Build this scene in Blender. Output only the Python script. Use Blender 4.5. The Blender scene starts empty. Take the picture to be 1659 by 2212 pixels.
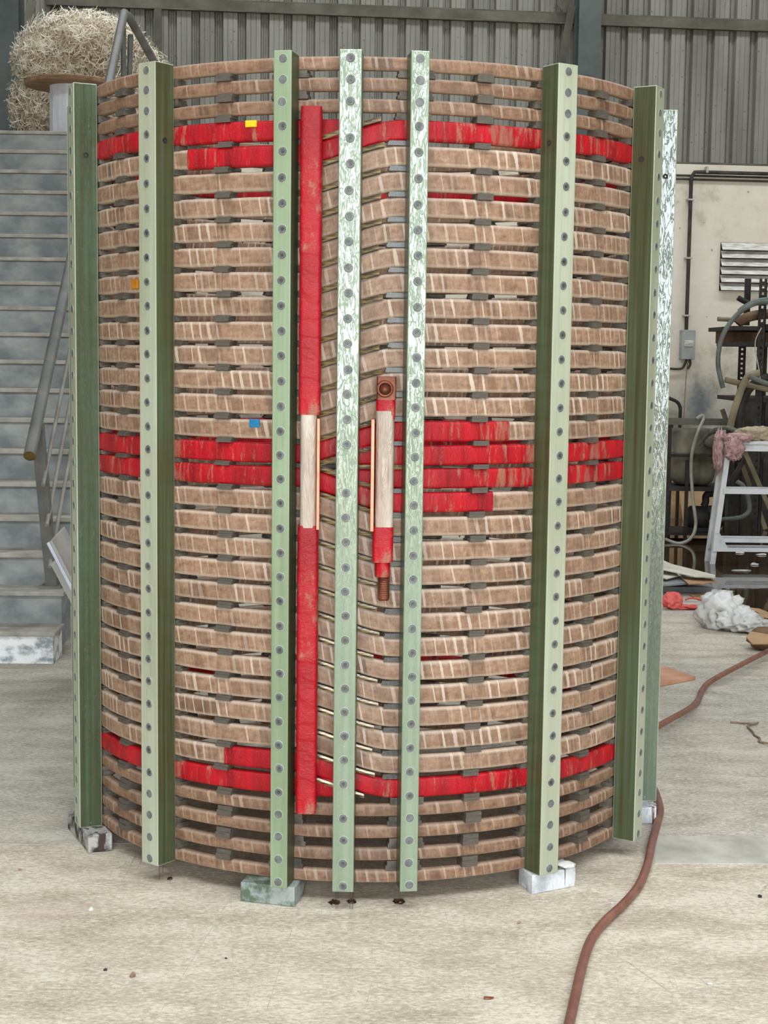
import bpy, math, random
from mathutils import Vector, Matrix, noise
R_ = math.radians
rnd = random.Random(7)
sc = bpy.context.scene
C = sc.collection

# ------------------------------------------------------------------ camera
F = 3243.53
CAM = Vector((0.0, -4.4095, 1.3504))
FW = Vector((0.0116161, 0.99455481, -0.10356543))
RT = Vector((0.99987134, -0.01040707, 0.01220675))
UP = Vector((-0.01106246, 0.1036939, 0.99454774))
cd = bpy.data.cameras.new('camera'); cam = bpy.data.objects.new('camera', cd); C.objects.link(cam)
cd.sensor_fit = 'VERTICAL'; cd.sensor_height = 24.0; cd.lens = F / 2212 * 24.0
cd.clip_start = 0.05; cd.clip_end = 300
m = Matrix.Identity(4)
for i in range(3):
    m[i][0] = RT[i]; m[i][1] = UP[i]; m[i][2] = -FW[i]; m[i][3] = CAM[i]
cam.matrix_world = m
sc.camera = cam
sc.cycles.max_bounces = 5; sc.cycles.diffuse_bounces = 3; sc.cycles.glossy_bounces = 2

# ------------------------------------------------------------------ light
SKY = (0.87, 0.945, 1.0)
SKY_STRENGTH = 12.0
EXPOSURE = -0.1
w = bpy.data.worlds.new('overcast_sky'); sc.world = w; w.use_nodes = True
bg = w.node_tree.nodes['Background']
bg.inputs[0].default_value = (*SKY, 1); bg.inputs[1].default_value = SKY_STRENGTH
# daylight openings: doorway behind the camera; roof strips added to brighten floor and straw (sky portals guide the sampling only)
DX0, DX1, DZ, ROOF = -2.4, 3.2, 3.7, 7.4
ADDED_RLIGHTS = [(-5.4, -3.3), (6.1, 7.15)]
def portal(name, loc, rot, sx, sy):
    l = bpy.data.lights.new(name, 'AREA'); l.shape = 'RECTANGLE'; l.size = sx; l.size_y = sy; l.cycles.is_portal = True
    o = bpy.data.objects.new(name, l); C.objects.link(o); o.location = loc; o.rotation_euler = rot
portal('doorway_daylight', ((DX0 + DX1) / 2, -9.1, DZ / 2), (math.radians(90), 0, 0), DX1 - DX0, DZ)
for (ya, yb) in ADDED_RLIGHTS: portal('added_rooflight', (2.0, (ya + yb) / 2, ROOF + 0.05), (0, 0, 0), 14.0, yb - ya)
sc.view_settings.view_transform = 'Standard'; sc.view_settings.look = 'None'
sc.view_settings.exposure = EXPOSURE; sc.view_settings.gamma = 1.0
sc.view_settings.use_curve_mapping = False

# ------------------------------------------------------------------ pixel rays -> places in the hall
def ray(x, y): return FW + RT * ((x - 829.5) / F) - UP * ((y - 1106) / F)
def gp(x, y, z=0.0):
    v = ray(x, y); return CAM + v * ((z - CAM.z) / v.z)
def at(x, y, Y):
    v = ray(x, y); return CAM + v * ((Y - CAM.y) / v.y)
WN = Vector((-0.0976, 0.9952, 0)); WP = Vector((0, 9.6, 0)); WT = Vector((0.9952, 0.0976, 0))
def atw(x, y, off=0.0):
    v = ray(x, y); return CAM + v * (((WP - CAM).dot(WN) - off) / v.dot(WN))
def wl(s, off, z): return WP + WT * s - WN * off + Vector((0, 0, z))
def pr(P):
    v = Vector(P) - CAM; z = v.dot(FW); return (829.5 + F * v.dot(RT) / z, 1106 - F * v.dot(UP) / z)

# ------------------------------------------------------------------ material helpers
def lin(c):
    return tuple((v / 255 / 12.92) if v / 255 <= 0.04045 else ((v / 255 + 0.055) / 1.055) ** 2.4 for v in c)
class NT:
    def __init__(s, name):
        s.m = bpy.data.materials.new(name); s.m.use_nodes = True
        s.t = s.m.node_tree; s.b = s.t.nodes['Principled BSDF']
    def n(s, typ, **kw):
        nd = s.t.nodes.new(typ)
        for k, v in kw.items(): setattr(nd, k, v)
        return nd
    def put(s, sock, v):
        if hasattr(v, 'is_output') or isinstance(v, bpy.types.NodeSocket): s.t.links.new(v, sock)
        else:
            if isinstance(v, (tuple, list)) and len(v) == 3 and len(sock.default_value) == 4: v = (*v, 1)
            sock.default_value = v
    def set(s, **kw):
        for k, v in kw.items():
            s.put(s.b.inputs[k.replace('_', ' ')], v)
        return s
    def obj(s): return s.n('ShaderNodeTexCoord').outputs['Object']
    def uv(s): return s.n('ShaderNodeTexCoord').outputs['UV']
    def rand(s): return s.n('ShaderNodeObjectInfo').outputs['Random']
    def map(s, v, scale=(1, 1, 1), loc=(0, 0, 0), rot=(0, 0, 0)):
        nd = s.n('ShaderNodeMapping'); s.put(nd.inputs[0], v)
        nd.inputs['Scale'].default_value = scale; nd.inputs['Rotation'].default_value = rot
        s.put(nd.inputs['Location'], loc); return nd.outputs[0]
    def noise(s, v, scale=5, detail=4, rough=0.55, dist=0.0):
        nd = s.n('ShaderNodeTexNoise'); s.put(nd.inputs['Vector'], v)
        nd.inputs['Scale'].default_value = scale; nd.inputs['Detail'].default_value = detail
        nd.inputs['Roughness'].default_value = rough; nd.inputs['Distortion'].default_value = dist
        return nd.outputs[0]
    def white(s, val):
        nd = s.n('ShaderNodeTexWhiteNoise', noise_dimensions='1D'); s.put(nd.inputs['W'], val); return nd.outputs[0]
    def voro(s, v, scale=5, feature='F1'):
        nd = s.n('ShaderNodeTexVoronoi', feature=feature); s.put(nd.inputs['Vector'], v)
        nd.inputs['Scale'].default_value = scale; return nd.outputs['Distance']
    def math(s, op, a, b=0.0, c=0.0):
        nd = s.n('ShaderNodeMath', operation=op); s.put(nd.inputs[0], a); s.put(nd.inputs[1], b); s.put(nd.inputs[2], c)
        return nd.outputs[0]
    def sep(s, v):
        nd = s.n('ShaderNodeSeparateXYZ'); s.put(nd.inputs[0], v); return nd.outputs
    def comb(s, x, y, z):
        nd = s.n('ShaderNodeCombineXYZ'); s.put(nd.inputs[0], x); s.put(nd.inputs[1], y); s.put(nd.inputs[2], z); return nd.outputs[0]
    def step(s, v, a, b):
        nd = s.n('ShaderNodeMapRange', interpolation_type='SMOOTHSTEP'); s.put(nd.inputs[0], v)
        nd.inputs[1].default_value = a; nd.inputs[2].default_value = b; return nd.outputs[0]
    def mix(s, f, a, b, mode='MIX'):
        nd = s.n('ShaderNodeMix', data_type='RGBA', blend_type=mode)
        s.put(nd.inputs[0], f)
        s.put(nd.inputs[6], a); s.put(nd.inputs[7], b)
        return nd.outputs[2]
    def ramp(s, f, *st):
        nd = s.n('ShaderNodeValToRGB'); s.put(nd.inputs[0], f)
        e = nd.color_ramp.elements
        while len(e) < len(st): e.new(0.5)
        for k, (p, c) in enumerate(st): e[k].position = p; e[k].color = (*c, 1)
        return nd.outputs[0]
    def bump(s, h, strength=0.3, dist=0.01):
        nd = s.n('ShaderNodeBump'); s.put(nd.inputs['Height'], h)
        nd.inputs['Strength'].default_value = strength; nd.inputs['Distance'].default_value = dist
        return nd.outputs[0]

def simple(name, c1, c2, scale=6, rough=0.7, metal=0.0, bump=0.15, stretch=(1, 1, 1), spec=0.4, detail=5, lo=0.35, hi=0.65):
    t = NT(name); v = t.map(t.obj(), stretch, loc=t.comb(t.math('MULTIPLY', t.rand(), 17.0), 0.0, 0.0))
    n1 = t.noise(v, scale, detail)
    t.set(Base_Color=t.ramp(n1, (lo, lin(c1)), (hi, lin(c2))), Roughness=rough, Metallic=metal, Specular_IOR_Level=spec)
    if bump: t.set(Normal=t.bump(t.noise(v, scale * 6, 3), bump, 0.004))
    return t.m

M = {}
# --- beige varnished glass tape on the turns (UV: x along the turn in metres, y across the face in metres)
def tape_mat(name, dark, base, light, wet):
    t = NT(name); u, v, _ = t.sep(t.uv())
    off = t.math('MULTIPLY', t.rand(), 31.0); uo = t.math('ADD', u, off)
    wob = t.noise(t.comb(uo, 0.0, off), 14, 2)
    s = t.math('ADD', t.math('MULTIPLY', uo, 40.0), t.math('MULTIPLY', v, 7.0))
    s = t.math('ADD', s, t.math('MULTIPLY', wob, 1.3))
    cell = t.math('FLOOR', s); fr = t.math('FRACT', s)
    cr = t.white(t.math('ADD', cell, t.math('MULTIPLY', off, 3.0)))
    cr2 = t.white(t.math('ADD', cell, t.math('MULTIPLY', off, 7.7)))
    d = t.math('ABSOLUTE', t.math('SUBTRACT', fr, 0.5))
    rough = t.noise(t.comb(t.math('MULTIPLY', uo, 4.0), t.math('MULTIPLY', v, 3.0), off), 40, 3)
    wid = t.math('MULTIPLY', t.math('MULTIPLY_ADD', cr, 0.13, 0.035), t.math('MULTIPLY_ADD', rough, 1.2, 0.4))
    line = t.math('SUBTRACT', 1.0, t.step(t.math('SUBTRACT', d, wid), -0.015, 0.025))
    patch = t.step(t.noise(t.comb(uo, 0.0, off), 3.5, 2), 0.36, 0.56)
    line = t.math('MULTIPLY', t.math('MULTIPLY', line, t.step(cr2, 0.2, 0.7)), t.math('MULTIPLY_ADD', patch, 0.75, 0.2))
    fine = t.noise(t.comb(t.math('MULTIPLY', uo, 4.0), t.math('MULTIPLY', v, 1.6), off), 26, 5, 0.65)
    mott = t.noise(t.comb(uo, t.math('MULTIPLY', v, 2.0), off), 45, 4, 0.6)
    col = t.ramp(t.math('MULTIPLY_ADD', mott, 0.5, t.math('MULTIPLY', fine, 0.5)), (0.34, lin(dark)), (0.5, lin(base)), (0.64, lin([min(255, q + 20) for q in base])))
    # laps that soaked up more varnish
    lapd = t.math('MULTIPLY', t.step(cr, 0.55, 0.95), 0.45)
    col = t.mix(lapd, col, lin([q * 0.86 for q in dark]))
    brown = t.step(t.noise(t.comb(t.math('ADD', u, t.math('MULTIPLY', off, 2.0)), 0.0, off), 4.0, 3), 0.58, 0.66)
    bl = t.math('MULTIPLY', brown, t.step(cr2, 0.2, 0.5))
    col = t.mix(t.math('MULTIPLY', bl, 0.7), col, lin([q * 0.70 for q in dark]))
    edge = t.step(t.math('ADD', t.math('ABSOLUTE', v), t.math('MULTIPLY_ADD', rough, 0.004, -0.002)), 0.0125, 0.0205) if not wet else t.step(t.math('ABSOLUTE', v), 0.008, 0.0145)
    col = t.mix(t.math('MULTIPLY', edge, 0.6), col, lin(light))
    col = t.mix(t.math('MULTIPLY', line, 0.75), col, lin([min(255, q + 12) for q in light]))
    for ang in (-27.2, 19.3, 46.0, -52.5):   # pencilled setting-out lines
        ln = t.math('LESS_THAN', t.math('ABSOLUTE', t.math('SUBTRACT', u, R_(ang) * 0.806)), 0.0006)
        col = t.mix(t.math('MULTIPLY', ln, 0.55), col, lin((60, 45, 38)))
    tint = t.math('MULTIPLY_ADD', t.rand(), 0.14, 0.93)
    hs = t.n('ShaderNodeHueSaturation'); t.put(hs.inputs['Color'], col); t.put(hs.inputs['Value'], tint)
    h = t.math('ADD', t.noise(t.comb(u, v, off), 420, 3), t.math('MULTIPLY', t.step(fr, 0.9, 1.0), 1.4))
    t.set(Base_Color=hs.outputs[0], Roughness=0.5, Normal=t.bump(h, 0.22, 0.0012), Specular_IOR_Level=0.4)
    return t.m
M['tape'] = tape_mat('varnished_tape', (122, 89, 68), (151, 119, 95), (200, 181, 162), False)
M['tape_thin'] = tape_mat('varnished_tape_thin', (110, 78, 58), (136, 104, 81), (168, 144, 124), True)  # set darker than the main tape, taking in dimmer light low down

def red_mat(name, wear, wet, vertical=False):
    t = NT(name)
    if vertical:
        v = t.obj(); o = t.sep(v)
        st = t.comb(t.math('MULTIPLY', o[0], 12.0), t.math('MULTIPLY', o[1], 12.0), t.math('MULTIPLY', o[2], 6.0))
        lap = t.math('FRACT', t.math('ADD', t.math('MULTIPLY_ADD', o[2], 19.0, t.math('MULTIPLY', o[0], 4.0)), t.math('MULTIPLY', t.noise(v, 9, 2), 3.0)))
        fine = t.map(v, (130, 130, 260))
    else:
        u, vv, _ = t.sep(t.uv())
        st = t.comb(t.math('MULTIPLY', u, 55.0), t.math('MULTIPLY', vv, 9.0), t.math('MULTIPLY', t.rand(), 40.0))
        lap = t.math('FRACT', t.math('MULTIPLY', u, 25.0))
        fine = t.comb(t.math('MULTIPLY', u, 300.0), t.math('MULTIPLY', vv, 200.0), 0.0)
    n1 = t.noise(st, 1.0, 5, 0.7); 
    big = t.noise(t.obj() if vertical else t.comb(t.math('MULTIPLY', u, 5.0), 0.0, t.rand()), 4.5 if vertical else 1.0, 3)
    fn = t.noise(fine, 1.0, 2)
    wm = t.step(t.math('ADD', t.math('MULTIPLY_ADD', big, 0.75, -0.37), t.math('MULTIPLY_ADD', fn, 0.16, n1)), 0.60 - wear, 0.72 - wear)
    red = t.ramp(t.noise(st, 0.35, 4), (0.3, lin((126, 6, 16))), (0.55, lin((176, 8, 24))), (0.75, lin((196, 14, 32))))
    col = t.mix(t.math('MULTIPLY', wm, 0.85), red, t.ramp(n1, (0.35, lin((122, 68, 54))), (0.75, lin((170, 112, 92)))))
    wr = t.noise(t.map(t.obj(), (60, 60, 95)) if vertical else t.comb(t.math('MULTIPLY', u, 110.0), t.math('MULTIPLY', vv, 60.0), 3.0), 1.0, 3, 0.6, 0.5)
    h = t.math('ADD', t.math('MULTIPLY_ADD', wr, 0.9, t.math('MULTIPLY', fn, 0.35)), t.math('MULTIPLY', t.step(lap, 0.80, 1.0), 0.5))
    t.set(Base_Color=col, Roughness=0.5, Normal=t.bump(h, 0.3, 0.003), Specular_IOR_Level=0.25, Coat_Weight=0.3 if wet else 0.25, Coat_Roughness=0.06)
    t.set(Coat_Normal=t.bump(h, 1.0, 0.009))
    return t.m
M['red'] = red_mat('red_tape', -0.04, False)
M['red_bar'] = red_mat('red_wrapping', -0.05, True, True)

# --- green glass-fibre laminate
def laminate(name, c1, c2, c3, streak, wet):
    t = NT(name); o = t.obj()
    off = t.comb(t.math('MULTIPLY', t.rand(), 9.0), 0.0, t.math('MULTIPLY', t.rand(), 5.0))
    fine = t.noise(t.map(o, (90, 90, 1.6), off), 1.0, 5, 0.6)
    big = t.noise(t.map(o, (6, 6, 1.3), off), 1.0, 4)
    col = t.ramp(t.math('MULTIPLY_ADD', fine, streak, t.math('MULTIPLY', big, 1 - streak)), (0.38, lin(c1)), (0.5, lin(c2)), (0.62, lin(c3)))
    stain = t.step(t.noise(t.map(o, (22, 22, 2.2), off), 1.0, 3), 0.62, 0.78)
    col = t.mix(t.math('MULTIPLY', stain, 0.22), col, lin((74, 78, 44)))
    t.set(Base_Color=col, Roughness=0.4, Specular_IOR_Level=0.5)
    if wet:
        drip = t.noise(t.map(o, (95, 95, 20), off), 1.0, 3, 0.6, 1.2)
        blob = t.noise(t.map(o, (210, 210, 110), off), 1.0, 2, 0.5, 0.6)
        rid = t.math('ABSOLUTE', t.math('SUBTRACT', drip, 0.5))
        h = t.math('MULTIPLY_ADD', blob, 0.12, t.math('MULTIPLY', t.step(rid, 0.0, 0.05), 0.5))
        t.set(Coat_Weight=wet, Coat_Roughness=0.06, Coat_Normal=t.bump(h, 0.9, 0.003), Coat_IOR=1.72)
    else:
        t.set(Normal=t.bump(fine, 0.12, 0.001))
    return t.m
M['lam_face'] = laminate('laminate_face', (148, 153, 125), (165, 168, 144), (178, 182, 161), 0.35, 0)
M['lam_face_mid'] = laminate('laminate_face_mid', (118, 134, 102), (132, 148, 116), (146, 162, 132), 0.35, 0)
M['lam_side'] = laminate('laminate_side', (58, 57, 32), (71, 75, 47), (76, 94, 70), 0.6, 0)  # laminate edge tone, darkened further to carry shade on the post sides
M['lam_face_wet'] = laminate('laminate_face_wet', (104, 122, 96), (122, 139, 112), (140, 155, 130), 0.35, 1.0)
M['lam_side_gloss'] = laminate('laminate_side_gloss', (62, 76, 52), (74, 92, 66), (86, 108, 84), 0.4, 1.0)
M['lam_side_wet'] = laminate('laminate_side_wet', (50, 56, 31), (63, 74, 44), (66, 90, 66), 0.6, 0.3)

M['spacer'] = simple('dark_spacer_board', (66, 60, 52), (106, 97, 86), 40, 0.5, 0, 0.3)
t = NT('wet_spacer_board'); t.set(Base_Color=lin((66, 62, 58)), Roughness=0.3, Specular_IOR_Level=0.5, Coat_Weight=0.9, Coat_Roughness=0.07, Coat_Normal=t.bump(t.noise(t.map(t.obj(), (150, 60, 1.2), t.comb(t.math('MULTIPLY', t.rand(), 20.0), 0.0, 0.0)), 1.0, 3, 0.6), 1.0, 0.006)); M['spacer_wet'] = t.m
t = NT('varnished_filler'); nn = t.noise(t.map(t.obj(), (20, 20, 200)), 1.0, 3)
t.set(Base_Color=t.ramp(nn, (0.4, lin((56, 42, 24))), (0.62, lin((150, 126, 74)))), Roughness=0.3, Metallic=0.35, Specular_IOR_Level=0.8, Coat_Weight=0.8, Coat_Roughness=0.1,
      Coat_Normal=t.bump(t.noise(t.obj(), 90, 2), 0.5, 0.003)); M['filler'] = t.m
M['bolt'] = simple('grey_bolt_metal', (92, 94, 92), (122, 124, 122), 60, 0.35, 0.1, 0.2)
M['bolt_rim'] = simple('pale_bolt_rim', (170, 178, 154), (188, 194, 172), 60, 0.4, 0.0, 0.1)
M['bolt_dark'] = simple('dark_socket', (64, 64, 62), (92, 92, 90), 60, 0.4, 0.3, 0.1)
t = NT('bare_pale_wrap'); o = t.obj()
h = t.noise(t.map(o, (70, 70, 10)), 1.0, 4, 0.6, 0.6)
t.set(Base_Color=t.ramp(t.noise(t.map(o, (25, 25, 5)), 1.0, 4), (0.35, lin((150, 130, 112))), (0.65, lin((182, 166, 150)))), Roughness=0.3,
      Normal=t.bump(h, 0.5, 0.006), Coat_Weight=0.6, Coat_Roughness=0.08, Coat_Normal=t.bump(h, 1.0, 0.012)); M['wrap'] = t.m
t = NT('bright_copper'); nn = t.noise(t.map(t.obj(), (40, 40, 9)), 1.0, 3)
t.set(Base_Color=t.ramp(nn, (0.35, lin((200, 110, 96))), (0.5, lin((236, 142, 104))), (0.7, lin((214, 130, 132)))), Metallic=0.35, Roughness=0.4); M['copper'] = t.m
M['copper_dull'] = simple('dull_copper', (104, 58, 42), (146, 88, 66), 30, 0.45, 0.5, 0.2)
M['yellow'] = simple('yellow_paint', (226, 180, 10), (240, 200, 30), 30, 0.5)
M['blue'] = simple('blue_tape', (20, 104, 150), (34, 124, 168), 30, 0.5)
M['amber'] = simple('amber_varnish', (180, 110, 20), (214, 140, 40), 30, 0.3)
M['drip'] = NT('dark_varnish').set(Base_Color=lin((52, 26, 14)), Roughness=0.12, Coat_Weight=1.0).m

# --- setting
def concrete(nm, greyness):
    t = NT(nm); o = t.obj()
    big = t.noise(o, 0.55, 4); mid = t.noise(t.map(o, (1.2, 2.6, 1)), 3.2, 6, 0.65, 0.4); fine = t.noise(t.map(o, (1, 1.8, 1)), 60, 6, 0.75)
    col = t.ramp(t.math('ADD', t.math('MULTIPLY', mid, 0.38), t.math('MULTIPLY', fine, 0.62)), (0.39, lin((172, 156, 134))), (0.5, lin((206, 192, 170))), (0.57, lin((229, 217, 197))))
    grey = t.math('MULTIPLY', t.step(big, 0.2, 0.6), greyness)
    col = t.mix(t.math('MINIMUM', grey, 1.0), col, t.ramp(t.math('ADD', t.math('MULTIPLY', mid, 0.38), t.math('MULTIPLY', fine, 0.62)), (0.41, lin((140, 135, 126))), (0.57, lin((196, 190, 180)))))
    flake = t.step(t.noise(t.map(o, (1, 2.2, 1)), 24, 6, 0.8), 0.57, 0.63)
    col = t.mix(t.math('MULTIPLY', flake, 0.6), col, lin((240, 230, 208)))
    dk = t.step(t.noise(t.map(o, (1, 2.0, 1), loc=(4, 2, 0)), 55, 5, 0.75), 0.625, 0.68)
    col = t.mix(t.math('MULTIPLY', dk, 0.65), col, lin((112, 104, 92)))
    scr = t.voro(t.map(o, (7, 0.28, 1), rot=(0, 0, 0.12)), 1.0, 'DISTANCE_TO_EDGE')
    col = t.mix(t.math('MULTIPLY', t.math('LESS_THAN', scr, 0.0016), t.math('MULTIPLY', t.step(mid, 0.46, 0.6), 0.4)), col, lin((120, 112, 100)))
    pk = t.step(t.noise(t.map(o, (1, 1, 1), loc=(9, 4, 0)), 2.0, 3), 0.66, 0.76)
    col = t.mix(t.math('MULTIPLY', pk, 0.3), col, lin((178, 146, 140)))
    t.set(Base_Color=col, Roughness=0.72, Specular_IOR_Level=0.25, Normal=t.bump(t.math('ADD', fine, mid), 0.35, 0.004)); return t.m
M['floor'] = concrete('cream_concrete', 0.12); M['floor_back'] = concrete('grey_concrete', 0.7)   # front slabs cream, rear slabs greyer
M['joint'] = simple('joint_dirt', (70, 64, 56), (110, 102, 90), 8, 0.95)
M['patch'] = simple('grey_floor_patch', (166, 161, 150), (200, 194, 182), 9, 0.8, 0, 0.3)

t = NT('stained_plaster'); o = t.obj()
n1 = t.noise(o, 1.1, 6, 0.62); n2 = t.noise(o, 5.5, 5, 0.7)
col = t.ramp(t.math('ADD', t.math('MULTIPLY', n1, 0.6), t.math('MULTIPLY', n2, 0.4)), (0.34, lin((186, 174, 152))), (0.46, lin((228, 216, 197))), (0.62, lin((236, 226, 210))))
ox = t.sep(o)
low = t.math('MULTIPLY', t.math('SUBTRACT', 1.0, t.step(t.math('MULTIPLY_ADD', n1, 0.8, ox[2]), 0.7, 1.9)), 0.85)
col = t.mix(low, col, t.ramp(n2, (0.35, lin((84, 82, 76))), (0.65, lin((124, 122, 114)))))  # lower plaster greyer: grime, with the dark rack corner's shade painted in
bp = atw(1512, 872)
dv = t.n('ShaderNodeVectorMath', operation='DISTANCE'); t.put(dv.inputs[0], t.map(o, (1, 1, 0.6))); dv.inputs[1].default_value = (bp.x, bp.y, bp.z * 0.6)
bl = t.math('SUBTRACT', 1.0, t.step(t.math('MULTIPLY_ADD', n2, 0.16, dv.outputs['Value']), 0.09, 0.30))
col = t.mix(t.math('MULTIPLY', bl, 0.7), col, lin((38, 66, 92)))
spot = t.step(t.voro(o, 7), 0.045, 0.02)
col = t.mix(t.math('MULTIPLY', t.math('LESS_THAN', t.voro(o, 6), 0.07), 0.5), col, lin((90, 84, 74)))
t.set(Base_Color=col, Roughness=0.85, Specular_IOR_Level=0.2, Normal=t.bump(n2, 0.25, 0.01)); M['plaster'] = t.m

t = NT('dusty_cladding'); o = t.obj()
n1 = t.noise(t.map(o, (3, 3, 0.5)), 1.2, 5, 0.6); sp = t.voro(o, 14)
col = t.ramp(n1, (0.3, lin((120, 117, 108))), (0.6, lin((148, 145, 135))))
col = t.mix(t.math('MULTIPLY', t.math('LESS_THAN', sp, 0.1), 0.6), col, lin((70, 66, 58)))
t.set(Base_Color=col, Roughness=0.55, Metallic=0.15, Specular_IOR_Level=0.3); M['clad'] = t.m
M['steel'] = simple('grey_green_steel', (78, 84, 82), (98, 104, 100), 3, 0.5, 0.2, 0.1)
M['steel_brown'] = simple('dusty_steel', (84, 80, 68), (112, 106, 92), 4, 0.6, 0.15, 0.1)
M['roof'] = simple('roof_sheet', (110, 108, 102), (130, 128, 122), 2, 0.7)
M['stair'] = simple('grey_painted_concrete', (120, 126, 125), (162, 164, 160), 6.0, 0.75, 0, 0.3, (1, 1, 1.6), detail=7)
M['tread'] = simple('dusty_tread', (148, 142, 130), (182, 176, 164), 9, 0.85, 0, 0.3)
M['stair_white'] = simple('flaking_white_paint', (150, 156, 160), (244, 244, 242), 13, 0.75, 0, 0.3, (1, 1, 1.4), detail=8, lo=0.42, hi=0.56)
M['rail'] = simple('grey_rail_paint', (100, 98, 92), (122, 120, 114), 8, 0.5, 0.1, 0.1)
M['rod'] = simple('pale_rod', (134, 128, 118), (160, 154, 144), 8, 0.55, 0.1, 0.1)
M['pipe_end'] = simple('rusty_pipe_end', (70, 58, 26), (110, 88, 40), 20, 0.8)
M['straw'] = simple('pale_straw', (206, 190, 164), (252, 244, 228), 14, 0.9, 0, 0, detail=2, lo=0.4, hi=0.6)
M['straw_core'] = simple('straw_core', (140, 122, 96), (196, 176, 146), 25, 1.0)
M['wood'] = simple('worn_wood', (120, 92, 66), (160, 128, 98), 6, 0.8, 0, 0.2, (1, 6, 6))
M['film'] = simple('white_film_wrap', (196, 196, 202), (232, 232, 236), 9, 0.3, 0, 0.5, (1, 1, 0.4))
M['galv'] = simple('pale_channel', (168, 164, 156), (196, 192, 184), 5, 0.5, 0.1, 0.1)
M['galv_edge'] = simple('bright_channel_edge', (186, 190, 206), (214, 218, 230), 5, 0.4, 0.2, 0.1)
M['conduit'] = simple('dark_conduit', (46, 42, 36), (74, 68, 58), 9, 0.6, 0.1)
M['clip'] = simple('pale_clip', (170, 164, 152), (200, 194, 184), 9, 0.5)
M['box'] = simple('grey_switch_box', (150, 152, 148), (172, 174, 170), 9, 0.5)
M['louver'] = simple('dusty_galvanised_slat', (186, 178, 164), (236, 232, 224), 9, 0.4, 0.3, 0.2, (1, 1, 6))
M['dark'] = simple('dark_shade_sheet', (34, 31, 27), (62, 57, 49), 7, 0.65, 0.2, 0.2)
M['rust'] = simple('rusty_iron', (86, 62, 44), (134, 104, 76), 9, 0.85, 0.1, 0.4)
M['hose'] = simple('grey_hose', (88, 90, 84), (118, 120, 112), 9, 0.45, 0, 0.1)
M['hose_green'] = simple('greenish_hose', (84, 100, 88), (110, 124, 112), 9, 0.45, 0, 0.1)
M['hose_clear'] = simple('milky_hose', (140, 136, 122), (176, 172, 158), 9, 0.35, 0, 0.1)
M['tank'] = simple('grimy_tank', (74, 68, 54), (122, 114, 94), 8, 0.6, 0, 0.2, (1, 1, 0.5))
M['white_steel'] = simple('white_painted_steel', (178, 178, 176), (214, 214, 212), 6, 0.5, 0, 0.1, lo=0.3, hi=0.5)
M['tan_board'] = simple('tan_timber', (120, 108, 84), (150, 136, 108), 6, 0.8, 0, 0.2)
M['card'] = simple('cardboard', (160, 124, 88), (190, 154, 116), 6, 0.9, 0, 0.1)
M['card_pale'] = simple('pale_board', (190, 182, 162), (216, 208, 190), 6, 0.85, 0, 0.1)
M['card_grey'] = simple('grey_board', (120, 122, 124), (150, 152, 152), 6, 0.8, 0, 0.1)
M['ply'] = simple('orange_plywood', (190, 136, 106), (214, 164, 134), 8, 0.8, 0, 0.1)
M['rag_pink'] = simple('pink_rag', (164, 126, 122), (206, 170, 166), 25, 0.95, 0, 0.4)
M['rag_cream'] = simple('cream_rag', (150, 134, 108), (196, 180, 152), 25, 0.95, 0, 0.4)
M['bag'] = simple('white_plastic_bag', (184, 181, 174), (216, 213, 207), 8, 0.35, 0, 0.1)
M['red_plastic'] = simple('faded_red_plastic', (204, 74, 70), (226, 104, 96), 8, 0.5)
M['cable'] = simple('brown_hose', (114, 72, 57), (146, 98, 80), 25, 0.45, 0, 0.2, lo=0.3, hi=0.7)
M['twine'] = simple('brown_twine', (120, 100, 78), (150, 128, 102), 30, 0.9)
M['stone_pale'] = simple('pale_chip', (200, 196, 186), (232, 230, 222), 30, 0.8)
M['stone_dark'] = simple('dark_chip', (26, 24, 22), (52, 48, 44), 30, 0.7)
M['stone_brown'] = simple('brown_chip', (120, 92, 70), (164, 136, 112), 30, 0.8)
def blockmat(name, a, b, c):
    t = NT(name); o = t.obj(); n1 = t.noise(o, 16, 5, 0.65); n2 = t.noise(t.map(o, (60, 60, 5)), 1.0, 4)
    col = t.ramp(n1, (0.42, lin(a)), (0.56, lin(b)))
    col = t.mix(t.step(n2, 0.58, 0.64), col, lin(c))
    t.set(Base_Color=col, Roughness=0.6, Normal=t.bump(n1, 0.3, 0.004)); return t.m
M['block_green'] = blockmat('green_grey_block', (84, 100, 80), (156, 162, 158), (120, 128, 120))
M['block_white'] = blockmat('white_stained_block', (176, 180, 184), (216, 218, 220), (112, 84, 62))
M['block_dirty'] = blockmat('charred_white_block', (38, 30, 26), (176, 172, 166), (60, 42, 32))
t = NT('puddle_water'); t.set(Base_Color=lin((58, 42, 24)), Roughness=0.03, Specular_IOR_Level=0.8, Normal=t.bump(t.noise(t.obj(), 8, 2), 0.03, 0.01)); M['water'] = t.m

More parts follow.
